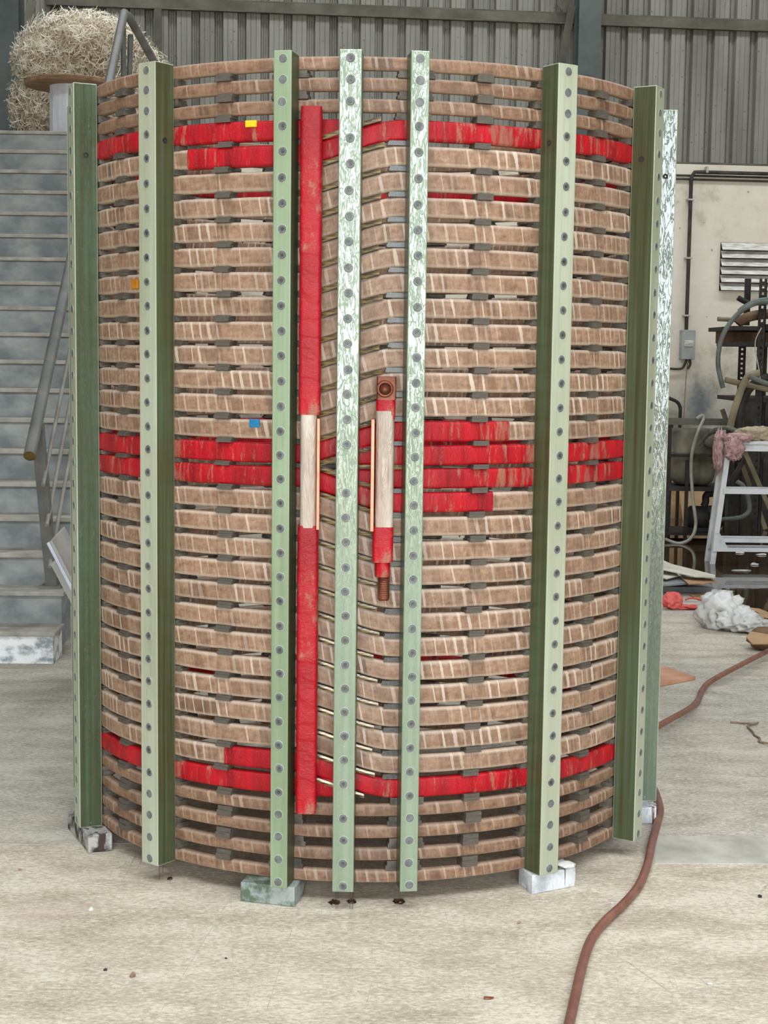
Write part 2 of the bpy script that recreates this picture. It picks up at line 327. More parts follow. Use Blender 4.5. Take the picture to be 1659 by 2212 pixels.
# ------------------------------------------------------------------ object helpers
WORLD = {}
def wloc(o): return WORLD[o.name] if o is not None else Vector((0, 0, 0))
def thing(name, label, cat, loc, group=None):
    o = bpy.data.objects.new(name, None); C.objects.link(o); o.empty_display_size = 0.1
    o.location = loc; WORLD[o.name] = Vector(loc)
    tag(o, label, cat, group); return o
def tag(o, label=None, cat=None, group=None, kind=None):
    if label: o['label'] = label
    if cat: o['category'] = cat
    if group: o['group'] = group
    if kind: o['kind'] = kind
    return o
class MB:
    """collects faces in world coordinates; build() links ONE mesh object"""
    def __init__(s): s.v = []; s.f = []; s.mi = []; s.uv = {}; s.sm = []
    def add(s, vs, fs, mi=0, smooth=False, uvs=None):
        b = len(s.v); s.v += [tuple(q) for q in vs]
        for k, fc in enumerate(fs):
            if uvs: s.uv[len(s.f)] = uvs[k]
            s.f.append([b + i for i in fc]); s.mi.append(mi); s.sm.append(smooth)
        return s
    def hexa(s, p, mi=0, bevel=0.0):
        # p: 8 corners, bottom 4 ccw then top 4
        return s.add(p, [(3, 2, 1, 0), (4, 5, 6, 7), (0, 1, 5, 4), (1, 2, 6, 5), (2, 3, 7, 6), (3, 0, 4, 7)], mi)
    def obox(s, c, ax, ay, az, sx, sy, sz, mi=0):
        c = Vector(c); x = Vector(ax).normalized() * sx / 2; y = Vector(ay).normalized() * sy / 2; z = Vector(az).normalized() * sz / 2
        return s.hexa([c - x - y - z, c + x - y - z, c + x + y - z, c - x + y - z, c - x - y + z, c + x - y + z, c + x + y + z, c - x + y + z], mi)
    def box(s, a, b, mi=0):
        x0, y0, z0 = a; x1, y1, z1 = b
        return s.hexa([(x0, y0, z0), (x1, y0, z0), (x1, y1, z0), (x0, y1, z0), (x0, y0, z1), (x1, y0, z1), (x1, y1, z1), (x0, y1, z1)], mi)
    def bar(s, a, b, wd, ht, up=(0, 0, 1), mi=0):
        a = Vector(a); b = Vector(b); d = b - a; L = d.length; d.normalize()
        sd = d.cross(Vector(up)); 
        if sd.length < 1e-4: sd = d.cross(Vector((0, 1, 0)))
        sd.normalize(); u = sd.cross(d)
        return s.obox((a + b) / 2, sd, d, u, wd, L, ht, mi)
    def tube(s, pts, r, n=10, mi=0, cap=True, hollow=0.0):
        pts = [Vector(q) for q in pts]; N = len(pts)
        rr = r if isinstance(r, (list, tuple)) else [r] * N
        vs = []; prev = None
        for i in range(N):
            d = (pts[min(i + 1, N - 1)] - pts[max(i - 1, 0)]).normalized()
            if prev is None:
                a = Vector((0, 0, 1)) if abs(d.z) < 0.9 else Vector((1, 0, 0)); x = d.cross(a).normalized()
            else:
                x = (prev - d * prev.dot(d)).normalized()
            prev = x; y = d.cross(x)
            for k in range(n):
                an = 2 * math.pi * k / n; vs.append(pts[i] + (x * math.cos(an) + y * math.sin(an)) * rr[i])
        fs = [(i * n + k, i * n + (k + 1) % n, (i + 1) * n + (k + 1) % n, (i + 1) * n + k) for i in range(N - 1) for k in range(n)]
        s.add(vs, fs, mi, True)
        if cap:
            s.add(vs[:n], [tuple(range(n - 1, -1, -1))], mi); s.add(vs[-n:], [tuple(range(n))], mi)
        return s
    def lathe(s, prof, c, ax=(0, 0, 1), n=24, mi=0, smooth=True, ridge=None):
        c = Vector(c); ax = Vector(ax).normalized()
        a = Vector((1, 0, 0)) if abs(ax.x) < 0.9 else Vector((0, 1, 0)); x = ax.cross(a).normalized(); y = ax.cross(x)
        vs = [c + ax * h + (x * math.cos(2 * math.pi * k / n) + y * math.sin(2 * math.pi * k / n)) * r for (r, h) in prof for k in range(n)]
        N = len(prof)
        fs = [(i * n + k, i * n + (k + 1) % n, (i + 1) * n + (k + 1) % n, (i + 1) * n + k) for i in range(N - 1) for k in range(n)]
        return s.add(vs, fs, mi, smooth)
    def build(s, name, mats, parent=None, keep=False, bevel=0.0, seg=2, label=None):
        me = bpy.data.meshes.new(name)
        if keep: o0 = wloc(parent).copy()
        else:
            xs = [q[0] for q in s.v]; ys = [q[1] for q in s.v]; zs = [q[2] for q in s.v]
            o0 = Vector(((min(xs) + max(xs)) / 2, (min(ys) + max(ys)) / 2, min(zs)))
        if keep and parent is None: o0 = Vector((0, 0, 0))
        me.from_pydata([(a - o0.x, b - o0.y, c - o0.z) for a, b, c in s.v], [], s.f)
        if not isinstance(mats, (list, tuple)): mats = [mats]
        for mt in mats: me.materials.append(M[mt])
        me.polygons.foreach_set('material_index', s.mi); me.polygons.foreach_set('use_smooth', s.sm)
        if s.uv:
            ul = me.uv_layers.new(name='UVMap')
            for pi, p in enumerate(me.polygons):
                q = s.uv.get(pi)
                if q:
                    for li, c in zip(p.loop_indices, q): ul.data[li].uv = c
        me.validate(); me.update()
        o = bpy.data.objects.new(name, me); C.objects.link(o)
        o.parent = parent; o.location = o0 - wloc(parent); WORLD[o.name] = o0
        if bevel:
            b = o.modifiers.new('bevel', 'BEVEL'); b.width = bevel; b.segments = seg; b.limit_method = 'ANGLE'
        if label: o['label'] = label
        return o
def place(name, me, loc, rotz, parent, scale=None):
    o = bpy.data.objects.new(name, me); C.objects.link(o); o.parent = parent
    o.location = Vector(loc) - wloc(parent); o.rotation_euler = (0, 0, rotz); WORLD[o.name] = Vector(loc)
    if scale: o.scale = scale
    return o
def spline(P, n=10):
    P = [Vector(q) for q in P]; out = []
    for i in range(len(P) - 1):
        p0 = P[max(i - 1, 0)]; p1 = P[i]; p2 = P[i + 1]; p3 = P[min(i + 2, len(P) - 1)]
        for k in range(n):
            t = k / n
            out.append(0.5 * ((2 * p1) + (p2 - p0) * t + (2 * p0 - 5 * p1 + 4 * p2 - p3) * t * t + (3 * p1 - p0 - 3 * p2 + p3) * t ** 3))
    out.append(P[-1]); return out
def crumple(c, rad, seed, n=3, amp=0.35, fr=3.0, flat=None):
    """closed crumpled lump"""
    import bmesh
    bm = bmesh.new(); bmesh.ops.create_icosphere(bm, subdivisions=n, radius=1.0)
    vs = []
    for v in bm.verts:
        p = v.co.copy(); q = p * fr + Vector((seed * 7.1, seed * 3.3, seed))
        k = 1 + amp * (1 - 2 * abs(noise.noise(q))) - amp * 0.4 + 0.5 * amp * noise.noise(q * 2.7)
        p = Vector((p.x * rad[0], p.y * rad[1], p.z * rad[2])) * k
        w = Vector(c) + p
        if flat is not None and w.z < flat: w.z = flat
        vs.append(w)
    fs = [[v.index for v in f.verts] for f in bm.faces]; bm.free()
    return vs, fs

# ================================================================== THE HALL
# floor: slabs with recessed joints over a base
b = MB(); b.box((-12, -30, -0.25), (14, 12, -0.012)); floor = tag(b.build('floor', 'joint', keep=True), 'pale worn concrete floor of the hall', kind='structure')
ys = [-30, -16, -9, -4.4, -0.37, 2.44, 3.2, 12]
xs = [-12, -5.2, -1.9, 14]
yl = [(-30, -16), (-16, -9), (-9, -0.37), (-0.37, 2.44), (2.44, 6.6), (6.6, 12)]
for (y0, y1) in yl:
    for (x0, x1) in ((-12, -4.6), (-4.6, 3.4), (3.4, 14)):
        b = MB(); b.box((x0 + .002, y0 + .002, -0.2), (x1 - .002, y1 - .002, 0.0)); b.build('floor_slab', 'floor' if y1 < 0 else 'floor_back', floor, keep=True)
pa = [gp(1405, 1806), gp(1665, 1808), gp(1665, 1866), gp(1415, 1866)]
b = MB(); b.hexa([Vector((q.x, q.y, -0.01)) for q in (pa[3], pa[2], pa[1], pa[0])] + [Vector((q.x, q.y, 0.0012)) for q in (pa[3], pa[2], pa[1], pa[0])])
b.build('floor_patch', 'patch', floor, keep=True)

# back wall: plaster below, profiled sheets above
b = MB(); p = [wl(-9.5, 0, 0), wl(11, 0, 0), wl(11, -0.2, 0), wl(-9.5, -0.2, 0)]
b.hexa(p + [q + Vector((0, 0, 3.17)) for q in p])
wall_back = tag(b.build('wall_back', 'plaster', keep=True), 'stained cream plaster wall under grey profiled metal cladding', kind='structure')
PER = 0.207; prof = [(0, 0.060), (0.036, 0.060), (0.039, 0.056), (0.043, 0.060), (0.083, 0.060), (0.087, 0.056), (0.091, 0.060), (0.127, 0.060), (0.139, 0.0), (0.156, 0.0), (0.161, 0.014), (0.172, 0.014), (0.177, 0.0), (0.195, 0.0)]
def clad_sheet(s0, nper, z0, z1, mat='clad'):
    b = MB(); pts = []
    for k in range(nper): pts += [(s0 + k * PER + x, d) for x, d in prof]
    pts.append((s0 + nper * PER + 0.004, prof[0][1]))
    vs = [wl(s, d - 0.075, z0) for s, d in pts] + [wl(s, d - 0.075, z1) for s, d in pts]
    n = len(pts); b.add(vs, [(i, i + 1, n + i + 1, n + i) for i in range(n - 1)])
    vs2 = [wl(s, d - 0.079, z0) for s, d in pts] + [wl(s, d - 0.079, z1) for s, d in pts]
    b.add(vs2, [(i + 1, i, n + i, n + i + 1) for i in range(n - 1)])
    b.add([vs[0], vs[n], vs2[n], vs2[0]], [(0, 1, 2, 3)]); b.add([vs[n - 1], vs2[n - 1], vs2[2 * n - 1], vs[2 * n - 1]], [(0, 1, 2, 3)])
    return b.build('cladding_sheet', mat, wall_back, keep=True)
for k in range(19): clad_sheet(-9.0 + k * 5 * PER, 5, 3.165, 8.0)
b = MB(); p = [wl(-9.5, -0.0, 3.16), wl(11, -0.0, 3.16), wl(11, -0.2, 3.16), wl(-9.5, -0.2, 3.16)]
b.hexa([q + Vector((0, 0, 0.012)) for q in p] + [q + Vector((0, 0, 0.03)) for q in p]); b.build('flashing', 'steel_brown', wall_back, keep=True)

# the rest of the shed: side walls, doorway wall behind the camera, roof with the added light strips
b = MB(); b.box((-6.4, -9, 0), (-6.2, 9.2, ROOF)); tag(b.build('wall_left', 'roof', keep=True), 'grey left side wall of the shed', kind='structure')
b = MB(); b.box((10.6, -9, 0), (10.8, 10.5, ROOF)); tag(b.build('wall_right', 'roof', keep=True), 'grey right side wall of the shed', kind='structure')
b = MB(); b.box((-6.4, -9.2, 0), (DX0, -9, ROOF)); b.box((DX1, -9.2, 0), (10.8, -9, ROOF)); b.box((DX0, -9.2, DZ), (DX1, -9, ROOF))
tag(b.build('wall_front', 'roof', keep=True), 'grey front wall of the shed around the open doorway', kind='structure')
ceil = None; edges = [-9.2] + [q for a in ADDED_RLIGHTS for q in a] + [11.5]
for k in range(0, len(edges), 2):
    b = MB(); b.box((-6.4, edges[k], ROOF), (10.8, edges[k + 1], ROOF + 0.1))
    o = b.build('ceiling' if ceil is None else 'roof_sheet', 'roof', ceil, keep=True)
    if ceil is None: ceil = tag(o, 'grey sheet roof with open strips added for light', kind='structure')
for xa, xb in ((-6.4, -5.0), (9.0, 10.8)):
    for (ya, yb) in ADDED_RLIGHTS:
        b = MB(); b.box((xa, ya, ROOF), (xb, yb, ROOF + 0.1)); b.build('roof_sheet', 'roof', ceil, keep=True)

# steelwork
def girder(name, label, pts, wd, dp, mat, cat='girt', group=None):
    b = MB(); b.bar(pts[0], pts[1], wd, dp); o = b.build(name, mat); return tag(o, label, cat, group)
zc = 4.45
for s0, s1, lab in ((-2.9, 1.93, 'long grey steel girt across the cladding above the coil'), (2.05, 8.0, 'grey steel girt right of the steel column')):
    r = thing('wall_girt', lab, 'beam', wl(s0, 0.0, zc - 0.05), 'horizontal wall girts')
    b = MB(); b.obox(wl((s0 + s1) / 2, 0.03, zc), WT, WN, (0, 0, 1), s1 - s0, 0.012, 0.10); b.build('web', 'steel_brown', r)
    b = MB(); b.obox(wl((s0 + s1) / 2, 0.005, zc + 0.046), WT, WN, (0, 0, 1), s1 - s0, 0.065, 0.010); b.build('flange', 'steel_brown', r)
    b = MB(); b.obox(wl((s0 + s1) / 2, 0.005, zc - 0.046), WT, WN, (0, 0, 1), s1 - s0, 0.065, 0.010); b.build('flange', 'steel_brown', r)
def column(s, wd, off, lab, zb=0.0):
    r = thing('steel_column', lab, 'column', wl(s, off, zb), 'steel columns by the back wall')
    for d in (-0.09, 0.09):
        b = MB(); b.obox(wl(s, off + d, (zb + 8) / 2), WT, WN, (0, 0, 1), wd, 0.014, 8 - zb); b.build('flange', 'steel', r)
    b = MB(); b.obox(wl(s, off, (zb + 8) / 2), WT, WN, (0, 0, 1), 0.010, 0.18, 8 - zb); b.build('web', 'steel', r)
    return r
sR = (atw(1268, 100, 0.2) - WP).dot(WT); colR = column(sR, 0.205, 0.2, 'grey steel column rising behind the right side of the coil')
pL = at(40, 100, 7.2)
r = thing('steel_column', 'wide grey steel column at the left edge beside the straw heap', 'column', (pL.x - 0.2, 7.2, 2.75), 'steel columns by the back wall'); colL = r
b = MB(); b.box((pL.x - 0.4, 7.2, 2.72), (pL.x, 7.215, 8)); b.build('flange', 'steel', r)
b = MB(); b.box((pL.x - 0.4, 7.4, 2.72), (pL.x, 7.415, 8)); b.build('flange', 'steel', r)
b = MB(); b.box((pL.x - 0.21, 7.215, 2.72), (pL.x - 0.19, 7.4, 8)); b.build('web', 'steel', r)
# knee braces
def brace(lab, a, b_, wd=0.07, par=None):
    q = MB(); q.bar(a, b_, wd, 0.012, up=-WN); o = q.build('knee_brace', 'steel_brown'); return tag(o, lab, 'brace', 'knee braces on the columns')
brace('flat knee brace right of the left column above the straw', at(46, 92, 8.6), at(70, 2, 8.9))
brace('short flat brace low on the left column behind the straw', at(41, 108, 8.6), at(62, 150, 8.9))
brace('dark flat brace running up to the left of the right column', atw(1212, 140, 0.06), atw(1236, 12, 0.12))
brace('short brace crossing above the girt at the right column', atw(1208, 16, 0.08), atw(1234, -8, 0.10))
q = MB(); a = atw(339, 18, 0.02); c = atw(344, 150, 0.02); q.obox((a + c) / 2, WT, WN, (0, 0, 1), 0.065, 0.05, (a - c).length); tag(q.build('wall_strut', 'steel_brown'), 'short vertical steel strut hanging under the girt behind the straw', 'strut')

# ================================================================== THE COIL
RC = 0.806; ZB = 0.05; RO = 0.87
ZR = [2.0312, 1.9832, 1.9339, 1.8792, 1.8202, 1.7609, 1.7010, 1.6424, 1.5832, 1.5240, 1.4647, 1.4054, 1.3466, 1.2878, 1.2289, 1.1697, 1.1122, 1.0556, 0.9972, 0.9376,
      0.8780, 0.8195, 0.7616, 0.7012, 0.6418, 0.5835, 0.5255, 0.4673, 0.4089, 0.3500, 0.2904, 0.2349, 0.1792, 0.1222, 0.0662]
HT = [0.0315] * 3 + [0.0465] * 28 + [0.0315] * 4
NR = 35
TH = [-65.18, -38.74, -13.68, -3.15, 7.45, 32.83, 59.31, 85.86] + [85.86 + 26.12 * k for k in range(1, 8)]
PWD = [0.0597, 0.0597, 0.0434, 0.0522, 0.0434] + [0.0597] * 10
PT = 0.0628
coil = thing('induction_coil', 'large cylindrical induction coil of taped turns held by green drilled posts', 'coil', (0, 0, ZB))

TC = -3.3; JA, JB = TC - 9.2, TC + 8.8      # transition zone of the turns (degrees)
def sstep(t):
    t = min(1, max(0, t)); return t * t * (3 - 2 * t)
def zjog(kl, kr, th):     # height at angle th of a transition from row kl (left) to row kr (right)
    return ZR[kl] + (ZR[kr] - ZR[kl]) * sstep((th - JA) / (JB - JA))
def zrow(k, th):
    """height of turn k at th in [TC, TC+360]; starts at the transition on the right, ends on the left"""
    if 3 <= k <= 16:
        if th < TC + 90: return zjog(k + 1, k, th) if k < 16 else ZR[k]
        if th > TC + 270: return zjog(k, k - 1, th - 360) if k > 3 else ZR[k]
    if 17 <= k <= 30:
        if th < TC + 90: return zjog(k - 1, k, th) if k > 17 else ZR[k]
        if th > TC + 270: return zjog(k, k + 1, th - 360) if k < 30 else ZR[k]
    return ZR[k]
def section(h, wr, c=0.0075):
    o = []
    for (cx, cz, a0) in ((-c, h / 2 - c, 0), (-wr + c, h / 2 - c, 90), (-wr + c, -h / 2 + c, 180), (-c, -h / 2 + c, 270)):
        for a in (0, 30, 60, 90): o.append((cx + c * math.cos(R_(a0 + a)), cz + c * math.sin(R_(a0 + a))))
    return o
def angles(a0, a1):
    o = []; a = a0
    while a < a1 - 1e-6:
        o.append(a); w_ = ((a - TC + 180) % 360) - 180
        a += 0.9 if abs(w_) < 11 else (1.6 if abs(w_) < 100 else 3.0)
    o.append(a1); return o
def sweep_turn(k, a0, a1, h, wr, grow=0.0, seed=0, closed=False):
    sec = section(h + 2 * grow, wr + 2 * grow); n = len(sec); vs = []; A = angles(a0, a1); uvl = []
    for th in A:
        q = Vector((math.cos(R_(th)) * 2.2, math.sin(R_(th)) * 2.2, k * 3.7 + seed))
        dz = 0.0016 * noise.noise(q * 1.4); dr = 0.0016 * noise.noise(q * 2.3 + Vector((5, 5, 5)))
        z0 = zrow(k, th) + dz; x = math.sin(R_(th)); y = -math.cos(R_(th))
        for i, (dr_, dz_) in enumerate(sec):
            jig = 0.0007 * noise.noise(Vector((th * 0.9, i * 1.3, k * 2.1)))
            r = RC + grow + dr + dr_ + jig; vs.append((x * r, y * r, z0 + dz_ + jig))
    fs = []; uvs = []
    for i in range(len(A) - 1):
        u0 = R_(A[i] if A[i] < 180 else A[i] - 360) * RC; u1 = u0 + R_(A[i + 1] - A[i]) * RC
        for j in range(n):
            j2 = (j + 1) % n; fs.append((i * n + j, i * n + j2, (i + 1) * n + j2, (i + 1) * n + j))
            va, vb = sec[j][1], sec[j2][1]; uvs.append([(u0, va), (u0, vb), (u1, vb), (u1, va)])
    b = MB(); b.add(vs, fs, 0, True, uvs)
    b.add(vs[:n], [tuple(range(n))], 0, False, [[(0, 0)] * n]); b.add(vs[-n:], [tuple(range(n - 1, -1, -1))], 0, False, [[(0, 0)] * n])
    return b
def th_of_x(px, k):
    best = None
    for i in range(-700, 700):
        th = i * 0.1; x = pr((RC * math.sin(R_(th)), -RC * math.cos(R_(th)), ZR[k]))[0]
        if best is None or abs(x - px) < best[0]: best = (abs(x - px), th)
    return best[1]
turns = []
FULLRED = {3, 16, 17, 30}
for k in range(NR):
    a0, a1 = TC, TC + 360
    if k in (16, 17): a0 = TC + 1.6       # ends of the two windings
    if k in (3, 30): a1 = TC + 360 - 1.4
    red = k in FULLRED
    b = sweep_turn(k, a0, a1, HT[k], 0.027, 0.001 if red else 0.0)
    o = b.build('coil_turn', 'red' if red else ('tape' if HT[k] > 0.04 else 'tape_thin'), coil)
    if red: o['label'] = 'red taped turn'
    turns.append(o)
for k, xa, xb in ((4, 405, None), (15, None, 1100), (18, None, 1065), (29, 485, None)):
    a0 = th_of_x(xa, k) + 360 if xa else TC; a1 = TC + 360 if xb is None else th_of_x(xb, k)
    sweep_turn(k, a0, a1, HT[k], 0.027, 0.0014).build('red_tape', 'red', turns[k], label='red tape over the beige turn')
for k, xa, xb in ((9, 433, 481), (6, 1311, 1352)):
    a0, a1 = th_of_x(xa, k), th_of_x(xb, k); a0, a1 = (a0 + 360, a1 + 360) if a0 < TC else (a0, a1)
    sweep_turn(k, a0, a1, HT[k], 0.027, 0.0022).build('tape_patch', 'tape', turns[k], label='extra square of beige tape')
def sticker(k, x0, x1, zf0, zf1, mat, name, lab):
    ta, tb = th_of_x(x0, k), th_of_x(x1, k); b = MB(); vs = []
    for rr in (RC - 0.001, RC + 0.0042):
        for (th, zf) in ((ta, zf0), (tb, zf0), (tb, zf1), (ta, zf1)): vs.append((rr * math.sin(R_(th)), -rr * math.cos(R_(th)), ZR[k] + zf * HT[k]))
    b.hexa(vs); b.build(name, mat, turns[k], bevel=0.001, label=lab)
sticker(3, 531, 556, 0.18, 0.52, 'yellow', 'paint_mark', 'yellow paint mark'); sticker(15, 540, 561, 0.08, 0.52, 'blue', 'tape_flag', 'blue tape')
sticker(9, 286, 300, -0.25, 0.25, 'amber', 'varnish_blob', 'amber varnish blob')

# posts and bolts
def bolt_mesh(name, plain):
    b = MB(); n = 14
    b.lathe([(0.0116, 0.0), (0.0116, 0.0006), (0.0106, 0.0006)], (0, 0, 0), (0, -1, 0), n, 0, False)
    if plain:
        b.lathe([(0.0106, 0.0006), (0.0096, 0.0014), (0.0001, 0.0014)], (0, 0, 0), (0, -1, 0), n, 1, False)
    else:
        b.lathe([(0.0106, 0.0006), (0.0092, 0.0022), (0.0066, 0.0022), (0.0060, 0.0004), (0.0042, 0.0004)], (0, 0, 0), (0, -1, 0), n, 1, False)
        b.lathe([(0.0042, 0.0004), (0.0038, 0.0018), (0.0001, 0.0018)], (0, 0, 0), (0, -1, 0), 6, 2, False)
    o = b.build(name, ['bolt_rim', 'bolt', 'bolt_dark'], keep=True); me = o.data; bpy.data.objects.remove(o); return me
bm_plain, bm_sock = bolt_mesh('bolt_cap', True), bolt_mesh('bolt_socket', False)
TILT = {0: (-3.5, 3.0), 3: (-2.4, 2.5), 7: (4.5, -4.5)}
posts = []
for i, th in enumerate(TH):
    n = Vector((math.sin(R_(th)), -math.cos(R_(th)), 0)); tg = Vector((math.cos(R_(th)), math.sin(R_(th)), 0)); hw = PWD[i] / 2
    z0, z1 = ZB, ZB + 2.0
    c = [n * RO - tg * hw, n * RO + tg * hw, n * (RO - PT) + tg * hw, n * (RO - PT) - tg * hw]
    wet = i in (3, 4); wside = i in (0, 7)
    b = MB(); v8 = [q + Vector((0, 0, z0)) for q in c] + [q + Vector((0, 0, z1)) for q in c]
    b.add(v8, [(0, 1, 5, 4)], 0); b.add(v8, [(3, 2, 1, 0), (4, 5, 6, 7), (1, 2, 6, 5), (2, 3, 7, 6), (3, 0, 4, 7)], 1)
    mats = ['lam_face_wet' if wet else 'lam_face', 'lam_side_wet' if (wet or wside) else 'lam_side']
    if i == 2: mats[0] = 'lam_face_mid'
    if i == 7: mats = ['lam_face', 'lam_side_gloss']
    p = b.build('post', mats, coil)
    import bmesh
    bm = bmesh.new(); bm.from_mesh(p.data); bmesh.ops.remove_doubles(bm, verts=bm.verts, dist=1e-5)
    bmesh.ops.bevel(bm, geom=list(bm.edges), offset=0.0022, segments=2, affect='EDGES', profile=0.5); bm.to_mesh(p.data); bm.free()
    if i == 7: p['label'] = 'glossy wet green post'
    posts.append(p)
    if i > 7: continue
    if i == 3: rows = [(ZR[k], 1) for k in range(3)] + [((ZR[k] + ZR[k + 1]) / 2, 0) for k in list(range(3, 16)) + list(range(17, 30))] + [(ZR[k], 0) for k in range(31, 35)]
    else: rows = [(ZR[k], 1 if (k < 3 or k > 30) else 0) for k in range(NR)]
    for (z, plain) in rows:
        P = n * (RO + 0.0001) + tg * rnd.uniform(-0.0012, 0.0012) + Vector((0, 0, z + rnd.uniform(-0.001, 0.001)))
        o = place('bolt', bm_plain if plain and i != 3 else bm_sock, P, R_(th), p); o.rotation_euler = (0, rnd.uniform(0, 6), R_(th))
# drilled holes in the sides
for i, sgn, z, d in ((0, 1, 1.865, 0.032), (1, 1, 1.865, 0.032), (6, -1, 1.865, 0.036), (7, -1, 1.865, 0.03), (5, -1, 1.865, 0.03)):
    th = TH[i]; n = Vector((math.sin(R_(th)), -math.cos(R_(th)), 0)); tg = Vector((math.cos(R_(th)), math.sin(R_(th)), 0)) * sgn
    P = n * (RO - d) + tg * (PWD[i] / 2 + 0.0002) + Vector((0, 0, z)); b = MB()
    b.lathe([(0.0075, -0.0005), (0.0075, 0.0006), (0.006, 0.0008), (0.0055, 0.0), (0.0001, -0.0003)], P, tg, 14, 0, False); b.build('drilled_hole', 'stone_dark', posts[i])

# spacers between the turns
def spacer_mesh(name, tw, depth, mat):
    b = MB(); b.box((-tw / 2, -0.001, -0.5), (tw / 2, depth, 0.08)); b.box((-tw / 2 + 0.002, 0.0015, 0.08), (tw / 2 + 0.0015, depth, 0.5))
    o = b.build(name, mat, keep=True); me = o.data; bpy.data.objects.remove(o); return me
sm_mid = spacer_mesh('spacer_block', 0.042, 0.034, 'spacer'); sm_wet = spacer_mesh('wet_spacer_block', 0.05, 0.04, 'spacer_wet')
def gap(k): return ZR[k] - HT[k] / 2, ZR[k + 1] + HT[k + 1] / 2
for th0 in (-52.3, -25.9, 19.6, 45.6):
    for k in range(NR - 1):
        zt, zb = gap(k); th = th0 + rnd.uniform(-0.45, 0.45)
        rr = RC + rnd.uniform(0.003, 0.008)
        place('spacer', sm_mid, (rr * math.sin(R_(th)), -rr * math.cos(R_(th)), (zt + zb) / 2), R_(th), coil, (1, 1, (zt - zb) + 0.001))
for k in range(3, 30):
    zt, zb = gap(k); th = 4.9 + rnd.uniform(-0.25, 0.25)
    dz = (zrow(k, th + 0) - ZR[k] + zrow(k + 1, th) - ZR[k + 1]) / 2 if k != 16 else 0
    place('spacer', sm_wet, (RC * math.sin(R_(th)), -RC * math.cos(R_(th)), (zt + zb) / 2 + dz), R_(th), coil, (1, 1, (zt - zb) * 0.9))
b = MB()
cols = [t for i, t in enumerate(TH) if i not in (3,)] + [72.6] + [99 + 26.12 * k for k in range(7)]
for th0 in cols:
    for k in range(NR - 1):
        zt, zb = gap(k); th = th0 + rnd.uniform(-0.3, 0.3); r0 = RC - 0.014 - rnd.uniform(0, 0.004)
        if th0 == 7.45 and 3 <= k <= 29: continue
        n = Vector((math.sin(R_(th)), -math.cos(R_(th)), 0)); tg = Vector((math.cos(R_(th)), math.sin(R_(th)), 0))
        for f0, f1, wv in ((0, 0.5, 0.088), (0.5, 1, 0.082)):
            za, zc_ = zb + (zt - zb) * f0, zb + (zt - zb) * f1
            b.obox(n * r0 + Vector((0, 0, (za + zc_) / 2)), tg, n, (0, 0, 1), wv + rnd.uniform(-0.004, 0.004), 0.03, zc_ - za)
o = b.build('spacer_row', 'spacer', coil); o['kind'] = 'stuff'; o['label'] = 'dark spacers behind the posts'

# varnished filler strips in the transition zone
def strip(zf, a0, a1, h=0.0105):
    vs = []; A = [a0 + (a1 - a0) * i / 10 for i in range(11)]
    for th in A:
        z = zf(th); x = math.sin(R_(th)); y = -math.cos(R_(th))
        for (r, dz) in ((RC + 0.005, -h / 2), (RC + 0.0065, 0.0), (RC + 0.005, h / 2), (RC - 0.024, h / 2), (RC - 0.024, -h / 2)): vs.append((x * r, y * r, z + dz))
    n = 5; fs = [(i * n + j, i * n + (j + 1) % n, (i + 1) * n + (j + 1) % n, (i + 1) * n + j) for i in range(10) for j in range(n)]
    b = MB(); b.add(vs, fs); b.add(vs[:n], [(0, 1, 2, 3, 4)]); b.add(vs[-n:], [(4, 3, 2, 1, 0)]); return b.build('filler_strip', 'filler', coil)
for k in range(3, 15):
    strip(lambda th: (zjog(k + 1, k, th) + zjog(k + 2, k + 1, th)) / 2, -9.6, TC + 5.3 + rnd.uniform(-.6, .6))
for k in range(17, 29):
    strip(lambda th: (zjog(k, k + 1, th) + zjog(k + 1, k + 2, th)) / 2, -9.6, TC + 5.3 + rnd.uniform(-.6, .6))
strip(lambda th: zjog(4, 3, th) + 0.0305, -9.6, TC + 5.0); strip(lambda th: zjog(29, 30, th) - 0.0305, -9.6, TC + 3.4)
strip(lambda th: zjog(16, 15, th) - 0.0305, -9.6, TC + 5.0); strip(lambda th: zjog(17, 18, th) + 0.0305, -9.6, TC + 5.0)
strip(lambda th: (ZR[16] + ZR[17]) / 2, TC + 1.6, 6.0)

